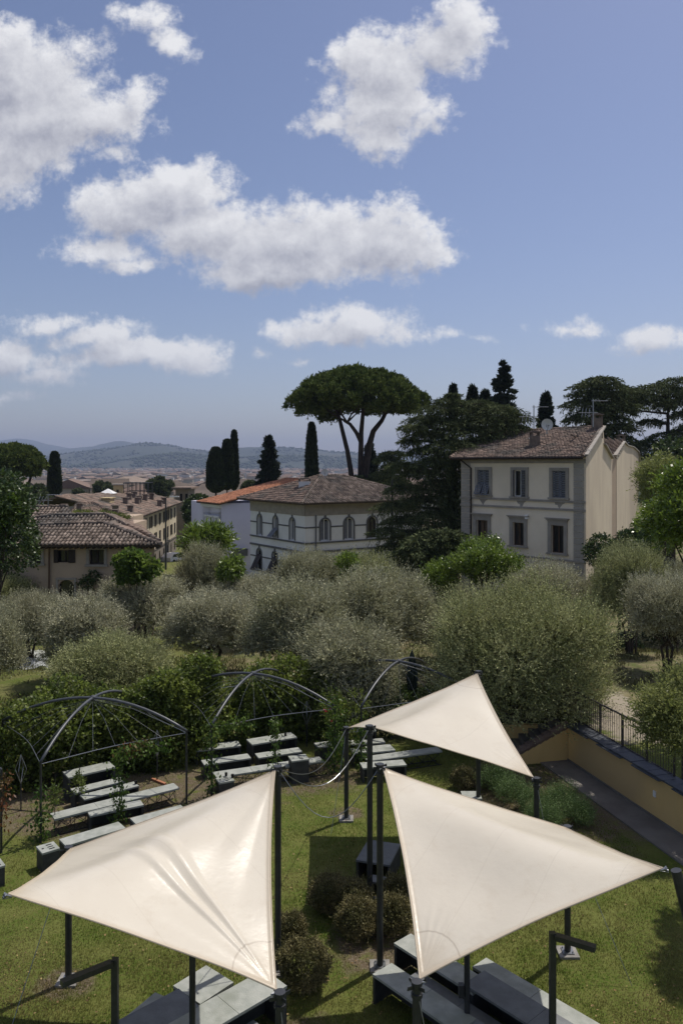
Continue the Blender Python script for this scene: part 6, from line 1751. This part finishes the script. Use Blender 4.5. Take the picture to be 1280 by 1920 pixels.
# climbing vines
def vine(label, pts, seed, n=500, spread=.12, matc=None, L=.12, W=.07, base=None):
    rg = np.random.default_rng(seed); pts = [np.array(p_) for p_ in pts]; P = []; 
    seg = rg.integers(0, len(pts) - 1, n); s = rg.random(n)[:, None]
    A_ = np.array(pts)[seg]; B_ = np.array(pts)[seg + 1]; P = A_ * (1 - s) + B_ * s
    thick = spread * (.6 + .8 * np.abs(np.sin(P[:, 2:3] * 5 + P[:, 0:1] * 3 + seed)))
    P = P + rg.normal(0, 1, (n, 3)) * thick
    D = unit(rg.normal(0, .5, (n, 3)) + np.array([0, 0, -.7])); b0 = pts[0] if base is None else np.array(base)
    tg = thing('climbing_vine', label, 'vine', (b0[0], b0[1], 0)); V = leaf_quads(P - np.array([b0[0], b0[1], 0]), D, L * rg.uniform(.5, 1.2, n), W * rg.uniform(.5, 1.2, n), rg)
    link('foliage', quads_mesh('vine_foliage', V), tg, matc or M_vine)
    m = MB(); m.tube([tuple(p_ - np.array([b0[0], b0[1], 0])) for p_ in pts], .012, 5); m.build('stem', M_bark, tg, base=(0, 0, 0))
def gp(px, py): return at_z(px, py, 0)
q = gp(78, 1578); vine('leafy vine climbing the near left post of the left pergola', [(q.x, q.y, .0), (q.x, q.y, 1.3)], 1, 360)
a = gp(222, 1550); zt = 1.95; vine('leafy vine hanging through the middle of the left pergola edge', [(a.x, a.y + .0, 0.0), (a.x + .05, a.y, 1.0), (a.x, a.y, zt), (a.x + .5, a.y + .25, zt + .05), (a.x + 1.2, a.y + .6, zt)], 2, 900, .10)
a = gp(228, 1548); vine('reddish vine tips along the edge rod of the left pergola', [(a.x, a.y, 2.0), (a.x + .7, a.y + .45, 2.05)], 21, 160, .08, M_vined)
a = gp(397, 1520); vine('vine on the near left post of the middle pergola', [(P2_.x, P2_.y, 0), (P2_.x, P2_.y, 2.0), (P2_.x + 1.0, P2_.y + .4, 2.05)], 3, 620, .10)
a = (P2_ + P2b) / 2; vine('vine climbing at the middle of the second pergola edge', [(a.x, a.y, 0), (a.x, a.y, 2.0)], 4, 320, .08)
vine('leafy stems on the pergola post by the red roses', [(P2b.x, P2b.y, 0), (P2b.x, P2b.y, 2.3)], 5, 800, .16)
q = gp(3, 1600); vine('reddish creeper on the pergola post at the left edge', [(q.x, q.y, .7), (q.x + .1, q.y, 2.0)], 6, 160, .10, M_vined)
q = P3_; vine('vine on the post of the pergola behind the farthest sail', [(q.x, q.y, 0), (q.x, q.y, 1.6)], 7, 300, .1)
# rose bush
rb = at_z(636, 1440, 0); rg = np.random.default_rng(55)
lm = [(rg.uniform(-.5, .5), rg.uniform(-.3, .3), rg.uniform(.4, 2.2), .32, .32, .32) for k in range(16)]
tg = thing('rose_bush', 'climbing rose bush with red flowers on the pergola post', 'rose bush', (rb.x + .1, rb.y + .6, 0)); link('foliage', quads_mesh('rose_foliage', shoots(lm, 1300, 6, .22, .06, .04, rg)), tg, M_hedge)
M_rose = mat('red_rose_petal', (.55, .02, .03), (.62, .10, .12), 9, .5)
for (x, y) in ((627, 1312), (617, 1328), (608, 1331), (611, 1334), (638, 1341), (622, 1352)):
    p_ = at_d(x, y, rb.y + .25); m = MB(); m.ball(p_, .045, 7, 5, .7); m.ball(p_ + Vector((.03, -.02, .02)), .03, 6, 4); m.build('rose', M_rose, tg)
for i, (px, py, h_) in enumerate(((103, 1590, 1.5), (148, 1560, 1.4), (318, 1470, 1.6), (362, 1440, 1.5))):
    a = gp(px, py - 30); lm = [(rg.uniform(-.12, .12), rg.uniform(-.12, .12), rg.uniform(.5, h_), .16, .16, .2) for k in range(6)] if i > 1 else [(0, 0, h_ * .6, .08, .08, .3)]
    tg = thing('young_rose', ['thin bare young rose on a stake, lower left', 'thin young rose on a stake left of the tall bench', 'leafy young rose beside the right post of the left pergola', 'reddish young rose between the two pergolas'][i], 'rose', (a.x, a.y, 0))
    link('foliage', quads_mesh('rose_foliage', shoots(lm, 90 if i < 2 else 260, 5, .2, .06, .035, rg)), tg, M_vined if i == 3 else M_hedge)
    m = MB(); m.tube([(0, 0, 0), (.02, 0, h_)], [.012, .006], 5); m.build('stake', M_steel, tg, base=(0, 0, 0))
# wire plant supports
for i, (px, py) in enumerate(((295, 1465), (575, 1400), (40, 1520))):
    a = gp(px, py); tg = thing('wire_plant_support', ['diamond wire support standing before the hedge, left pergola', 'diamond wire support left of the slotted block by the roses', 'diamond wire support at the far left'][i], 'plant support', (a.x, a.y, 0))
    m = MB(); m.tube([a, a + Vector((0, 0, .75))], .02, 7); m.build('post', M_steel, tg)
    m = MB(); 
    for sx in (-1, 1): m.tube([a + Vector((0, 0, .75)), a + Vector((sx * .16, 0, 1.15)), a + Vector((0, 0, 1.55))], .008, 5)
    for sx in (-1, 1): m.tube([a + Vector((0, 0, .75)), a + Vector((0, sx * .16, 1.15)), a + Vector((0, 0, 1.55))], .008, 5)
    m.build('wire_diamond', M_wire, tg)
# small terracotta edging in the border
a = gp(285, 1462); m = MB(); m.bar(a, a + Vector((.5, -.4, 0)), .08, .12); single(m, 'edging_tile', M_tile_o, 'orange terracotta edging tile lying in the soil under the left pergola', 'tile', tuple(a))

# ------------------------------------------------------------------ yellow retaining wall, coping, railing, path side
M_ywall = mat('yellow_ochre_plaster', (.74, .51, .21), (.66, .45, .18), .9, .9, .12, 12, c3=(.52, .37, .18), gscale=(1, 1, .6))
M_dslab = mat('dark_slate_sheet', (.060, .068, .085), (.085, .092, .105), 5, .5, .2, 20, spec=.5)
W0, W1 = WA.copy(), WA + WD * 13
FW = Fr((W1.x, W1.y), (W0.x - W1.x, W0.y - W1.y)); 
if FW.N.dot(WNV) < 0: FW = Fr((W0.x, W0.y), (W1.x - W0.x, W1.y - W0.y)); rev = True
else: rev = False
LWl = (W1 - W0).length
rw = thing('retaining_wall', 'long yellow retaining wall with dark slab coping along the concrete path', 'wall', (W0.x, W0.y, 0))
m = MB(); m.fbox(FW, 0, LWl, -.34, 0, -.3, 1.18); m.build('wall', M_ywall, rw)
m = MB(); m.fbox(FW, 0, LWl, .0, .03, -.1, .10); m.build('plinth', M_pathc, rw)
k = int(LWl / .34)
for j in range(k):
    ua, ub = LWl * j / k, LWl * (j + 1) / k; dz_ = random.uniform(-.008, .008)
    m = MB(); m.fbox(FW, ua + .006, ub - .006, -.46 + random.uniform(-.01, .01), .07 + random.uniform(-.012, .012), 1.19 + dz_, 1.235 + dz_); o = m.build('coping_slab', M_dslab, rw)
m = MB()
for j in range(0, k, 5):
    ua = LWl * j / k; m.fbox(FW, ua + .05, ua + 1.25, .02, .13, 1.16, 1.182)
m.build('flashing_strip', M_dslab, rw)
m = MB(); u_ = LWl * (.63 if not rev else .37); pz = [at_d(1228, 1530, 21.5)]
uu = (Vector((pz[0].x, pz[0].y, 0)) - FW.P).dot(FW.U); m.fbox(FW, uu - .05, uu + .05, 0, .03, .62, .78); m.build('wall_socket', M_paint, rw)
# cross wall running down to the left, terracotta coping
K0, K1 = Vector((W0.x + .05, W0.y + .06, 0)), Vector((5.5, 25.35, 0)); FK = Fr((K1.x, K1.y), (K0.x - K1.x, K0.y - K1.y)); LK = (K0 - K1).length
cw = thing('cross_wall', 'short yellow wall stepping down to the left under terracotta coping', 'wall', (K1.x, K1.y, 0))
m = MB(); m.prism([FK.p(0, 0, -.2), FK.p(LK, 0, -.2), FK.p(LK, 0, 1.10), FK.p(0, 0, .30)], -FK.N * .22); m.build('wall', M_ywall, cw)
for j in range(9):
    s0, s1 = LK * j / 9, LK * (j + 1.06) / 9; z0_, z1_ = .33 + .82 * j / 9, .33 + .82 * (j + 1.06) / 9
    m = MB(); m.tube([FK.p(s0, -.11, z0_ + .01), FK.p(s1, -.11, z1_ - .02)], [.15, .13], 8); m.build('coping_tile', M_tile_b, cw)
m = MB(); m.box(5.0, 7.3, 26.9, 27.1, -.1, .78); single(m, 'stair_wall', M_ywall, 'low yellow wall of the stair beneath the dark garden fence', 'wall', (6.2, 27, 0))
# stairs between the two walls
st = thing('garden_steps', 'shaded concrete steps going up between the yellow walls', 'steps', (6.4, 26.2, 0))
for j in range(6):
    m = MB(); m.box(5.3 + j * .33, 5.3 + (j + 1) * .33, 25.8, 26.89, -.05, .17 * (j + 1)); m.build('step', M_pathc, st)
# railings
def railing(label, pts, h_, zb_, bar_gap=.11, post_every=1.2):
    a0 = Vector(pts[0]); tg = thing('iron_railing', label, 'railing', (a0.x, a0.y, zb_))
    me_bar = MB().tube([(0, 0, .08), (0, 0, h_ - .03)], .009, 5).mesh('baluster'); me_bar.materials.append(M_rail)
    cnt = 0
    for a, b_ in zip(pts[:-1], pts[1:]):
        a, b_ = Vector(a), Vector(b_); a.z = b_.z = zb_ if len(pts[0]) < 3 or pts[0][2] == 0 else a.z; ln = (b_ - a).length
        m = MB(); m.bar(a + Vector((0, 0, h_)), b_ + Vector((0, 0, h_)), .05, .035); m.build('top_rail', M_rail, tg)
        m = MB(); m.bar(a + Vector((0, 0, .08)), b_ + Vector((0, 0, .08)), .03, .02); m.build('bottom_rail', M_rail, tg)
        k = max(1, round(ln / post_every))
        for j in range(k + 1):
            q = a.lerp(b_, j / k); m = MB(); m.box(q.x - .025, q.x + .025, q.y - .025, q.y + .025, q.z - .05, q.z + h_ - .018); m.build('post', M_rail, tg)
        kb = int(ln / bar_gap)
        for j in range(1, kb):
            q = a.lerp(b_, j / kb); o = bpy.data.objects.new('baluster', me_bar); COL.objects.link(o); o.parent = tg; o.location = q - Vector((a0.x, a0.y, zb_)); cnt += 1
    return tg
M_rail = mat('rusty_iron_paint', (.085, .070, .058), (.055, .048, .042), 9, .6, .1)
ro = -WNV * .42
RA = WA + ro + WD * .0; RB = WA + ro + WD * 4.6
railing('brown iron railing with thin bars along the terrace edge above the yellow wall', [(RA.x, RA.y, 0), (RB.x, RB.y, 0)], .98, 1.18)
RC = WA + ro + WD * 4.75 - WNV * .15; RD_ = WA + ro + WD * 12 - WNV * .15
railing('second stretch of iron railing nearest the right picture edge', [(RC.x, RC.y, 0), (RD_.x, RD_.y, 0)], .98, 1.18)
railing('short iron railing turning back at the top of the steps', [(RA.x, RA.y + .02, 0), (RA.x - .35, RA.y + 1.5, 0)], .98, 1.18)
railing('dark fence of thin bars above the stair wall under the biggest olive', [(4.2, 27.3, 0), (7.05, 27.25, 0)], 1.05, .80)
# things beyond the terrace: planters, post and wire, net, closed parasol
M_terra = mat('terracotta_pot', (.24, .12, .07), (.18, .10, .065), 4, .9)
for i, (px, py) in enumerate(((1112, 1322), (1075, 1322))):
    a = at_d(px, py, 28.4 - i * .3); a.z = H(a.x, a.y); m = MB(); m.tube([a, a + Vector((0, 0, .42))], [.28, .4], 14); m.tube([a + Vector((0, 0, .42)), a + Vector((0, 0, .48))], [.43, .43], 14)
    tg = thing('plant_pot', ['terracotta pot with trailing plant behind the railing corner, right one', 'terracotta pot with trailing plant behind the railing corner, left one'][i], 'plant pot', tuple(a)); m.build('pot', M_terra, tg)
    lm = [(rg.uniform(-.3, .3), rg.uniform(-.3, .3), .6, .22, .22, .2) for k in range(5)]; link('plant', quads_mesh('pot_plant', shoots(lm, 260, 5, .2, .08, .05, rg)), tg, M_hedge)
for i, (x, y, d) in enumerate(((1155, 1225, 38), (1190, 1240, 37), (1268, 1222, 37))):
    a = at_d(x, y, d); z0 = H(a.x, d); m = MB(); m.tube([(a.x, d, z0 - .1), (a.x + .08, d, z0 + 1.3)], .05, 6)
    single(m, 'orchard_stake', M_bark, ['leaning wooden stake on the dry bank, leftmost', 'wooden stake on the dry bank, middle one', 'wooden stake on the dry bank at the right edge'][i], 'stake', (a.x, d, z0))
m = MB(); a = at_d(1155, 1225, 38); b_ = at_d(1268, 1222, 37); m.tube([(a.x, 38, H(a.x, 38) + 1.2), (b_.x, 37, H(b_.x, 37) + 1.25)], .02, 5); single(m, 'orchard_rail', M_bark, 'thin horizontal pole between the stakes on the dry bank', 'rail', (a.x, 38, H(a.x, 38) + 1.2))
# white net
M_net = bpy.data.materials.new('white_net'); M_net.use_nodes = True
t = M_net.node_tree; b = t.nodes['Principled BSDF']; b.inputs['Base Color'].default_value = (.62, .64, .66, 1); b.inputs['Roughness'].default_value = .8
co = t.nodes.new('ShaderNodeTexCoord').outputs['Object']
al = fm(t, 'ADD', .38, fm(t, 'MULTIPLY', sstep(t, noise(t, vm(t, 'MULTIPLY', co, (1, 3, 1)), 5, 4, .7), .42, .6), .35)); t.links.new(al, b.inputs['Alpha'])
nn = 26; pts = []
cA, cB, cC, cD = at_d(32, 1212, 40), at_d(84, 1222, 40.5), at_d(100, 1252, 37), at_d(38, 1240, 37)
for i in range(nn):
    for j in range(nn):
        u, v = i / (nn - 1), j / (nn - 1); p_ = cA.lerp(cB, u).lerp(cD.lerp(cC, u), v)
        p_.z = H(p_.x, p_.y) + .10 + .10 * math.sin(u * 7) * math.sin(v * 5) + .03 * math.sin(u * 17) * math.cos(v * 9) + .25 * (1 - v) ** 2 * (1 - u)
        pts.append(p_)
m = MB(); m.add(pts, [(i * nn + j, i * nn + j + 1, (i + 1) * nn + j + 1, (i + 1) * nn + j) for i in range(nn - 1) for j in range(nn - 1)])
single(m, 'harvest_net', M_net, 'white mesh harvest net draped on the grass under the olives at left', 'net', tuple(at_z(65, 1245, 0)), smooth=True)
# closed dark parasol behind the third hoop
a = Vector(((772 - CX) / FPX * 28.6, 28.6, 0)); tg = thing('closed_parasol', 'closed dark green parasol behind the third pergola', 'parasol', tuple(a))
m = MB(); m.tube([a, a + Vector((0, 0, 2.9))], .03, 8); m.build('pole', M_steel, tg)
m = MB(); n_ = 12; ring = lambda z, r: [a + Vector((math.cos(2 * math.pi * k / n_) * r * (1 if k % 2 else .6), math.sin(2 * math.pi * k / n_) * r * (1 if k % 2 else .6), z)) for k in range(n_)]
vs = ring(1.3, .16) + ring(2.0, .24) + ring(2.6, .14) + ring(2.85, .05); m.add(vs, [(r * n_ + k, r * n_ + (k + 1) % n_, (r + 1) * n_ + (k + 1) % n_, (r + 1) * n_ + k) for r in range(3) for k in range(n_)]); m.build('folded_canopy', mat('parasol_canvas', (.02, .032, .026), None, rough=.8), tg)

# ------------------------------------------------------------------ roof weeds on the farmhouse ridge
rg = np.random.default_rng(99)
for i, (xa, ya, xb, yb_, d, lab) in enumerate(((140, 962, 172, 963, 52.6, 'row of yellow-green weeds growing on the farmhouse roof ridge, left'), (185, 961, 245, 971, 52.5, 'row of yellow-green weeds growing along the roof valley, right'))):
    a, b_ = at_d(xa, ya, d), at_d(xb, yb_, d); n = 900; s = rg.random((n, 1)); P = np.array(a)[None] * (1 - s) + np.array(b_)[None] * s + rg.normal(0, 1, (n, 3)) * np.array([.08, .25, .09])
    D = unit(rg.normal(0, .5, (n, 3)) + np.array([0, 0, 1])); V = leaf_quads(P - np.array(a), D, .12, .05, rg)
    o = link('roof_weeds', quads_mesh('roof_weeds', V), None, M_moss); o.location = a; tag(o, lab, 'plants')

# ------------------------------------------------------------------ haze: one even box of air
hz_m = bpy.data.materials.new('haze_air'); hz_m.use_nodes = True; t = hz_m.node_tree; t.nodes.clear()
vol = t.nodes.new('ShaderNodeVolumePrincipled'); vol.inputs['Color'].default_value = (.47, .58, .83, 1); vol.inputs['Density'].default_value = 1.15e-4; vol.inputs['Anisotropy'].default_value = .1
ou = t.nodes.new('ShaderNodeOutputMaterial'); t.links.new(vol.outputs[0], ou.inputs['Volume'])
m = MB(); m.box(-9500, 9500, -60, 14100, -60, 440); hz = m.build('haze', hz_m, None, 'stuff'); tag(hz, 'thin pale summer haze over the city and hills', 'haze')

# repeats of one kind share a group
GR_ = {'olive_tree': 'olive trees of the orchard', 'sail_pole': 'black poles carrying the sails', 'garden_bench': 'benches in the garden', 'garden_table': 'tables in the garden',
       'slotted_block': 'slotted blocks beside the benches', 'shade_sail': 'cream triangular shade sails', 'hoop_pergola': 'steel hoop pergolas', 'cypress': 'cypresses on the skyline', 'fir_tree': 'dark conical firs',
       'cedar': 'spreading cedars', 'stone_pine': 'umbrella pines', 'clipped_shrub': 'clipped round shrubs on the lawn', 'rosemary': 'rosemary plants in the shaded bed', 'candle_jar': 'small black jars on the benches',
       'creeper_hedge': 'creeper hedges behind the pergolas', 'climbing_vine': 'vines on the pergolas', 'young_rose': 'young staked roses', 'iron_railing': 'iron railings of the terrace', 'tv_antenna': 'television aerials',
       'satellite_dish': 'satellite dishes', 'street_lamp': 'street lamps', 'angled_lamp': 'angled lamp posts on the lawn', 'service_post': 'service posts between the tables', 'slack_cable': 'slack cables between the poles',
       'sail_mast': 'leaning masts of the sails', 'evergreen_tree': 'dark evergreen trees', 'leafy_tree': 'leafy trees at the left edge', 'plant_pot': 'terracotta pots on the terrace', 'orchard_stake': 'stakes on the dry bank',
       'wire_plant_support': 'diamond wire plant supports', 'roof_weeds': 'weeds on the farmhouse roofs', 'laurel_thicket': 'laurels', 'laurel_bush': 'laurels'}
for o in list(bpy.data.objects):
    if o.parent is None and 'label' in o.keys() and 'group' not in o.keys():
        k = o.name.split('.')[0]
        if k in GR_: o['group'] = GR_[k]
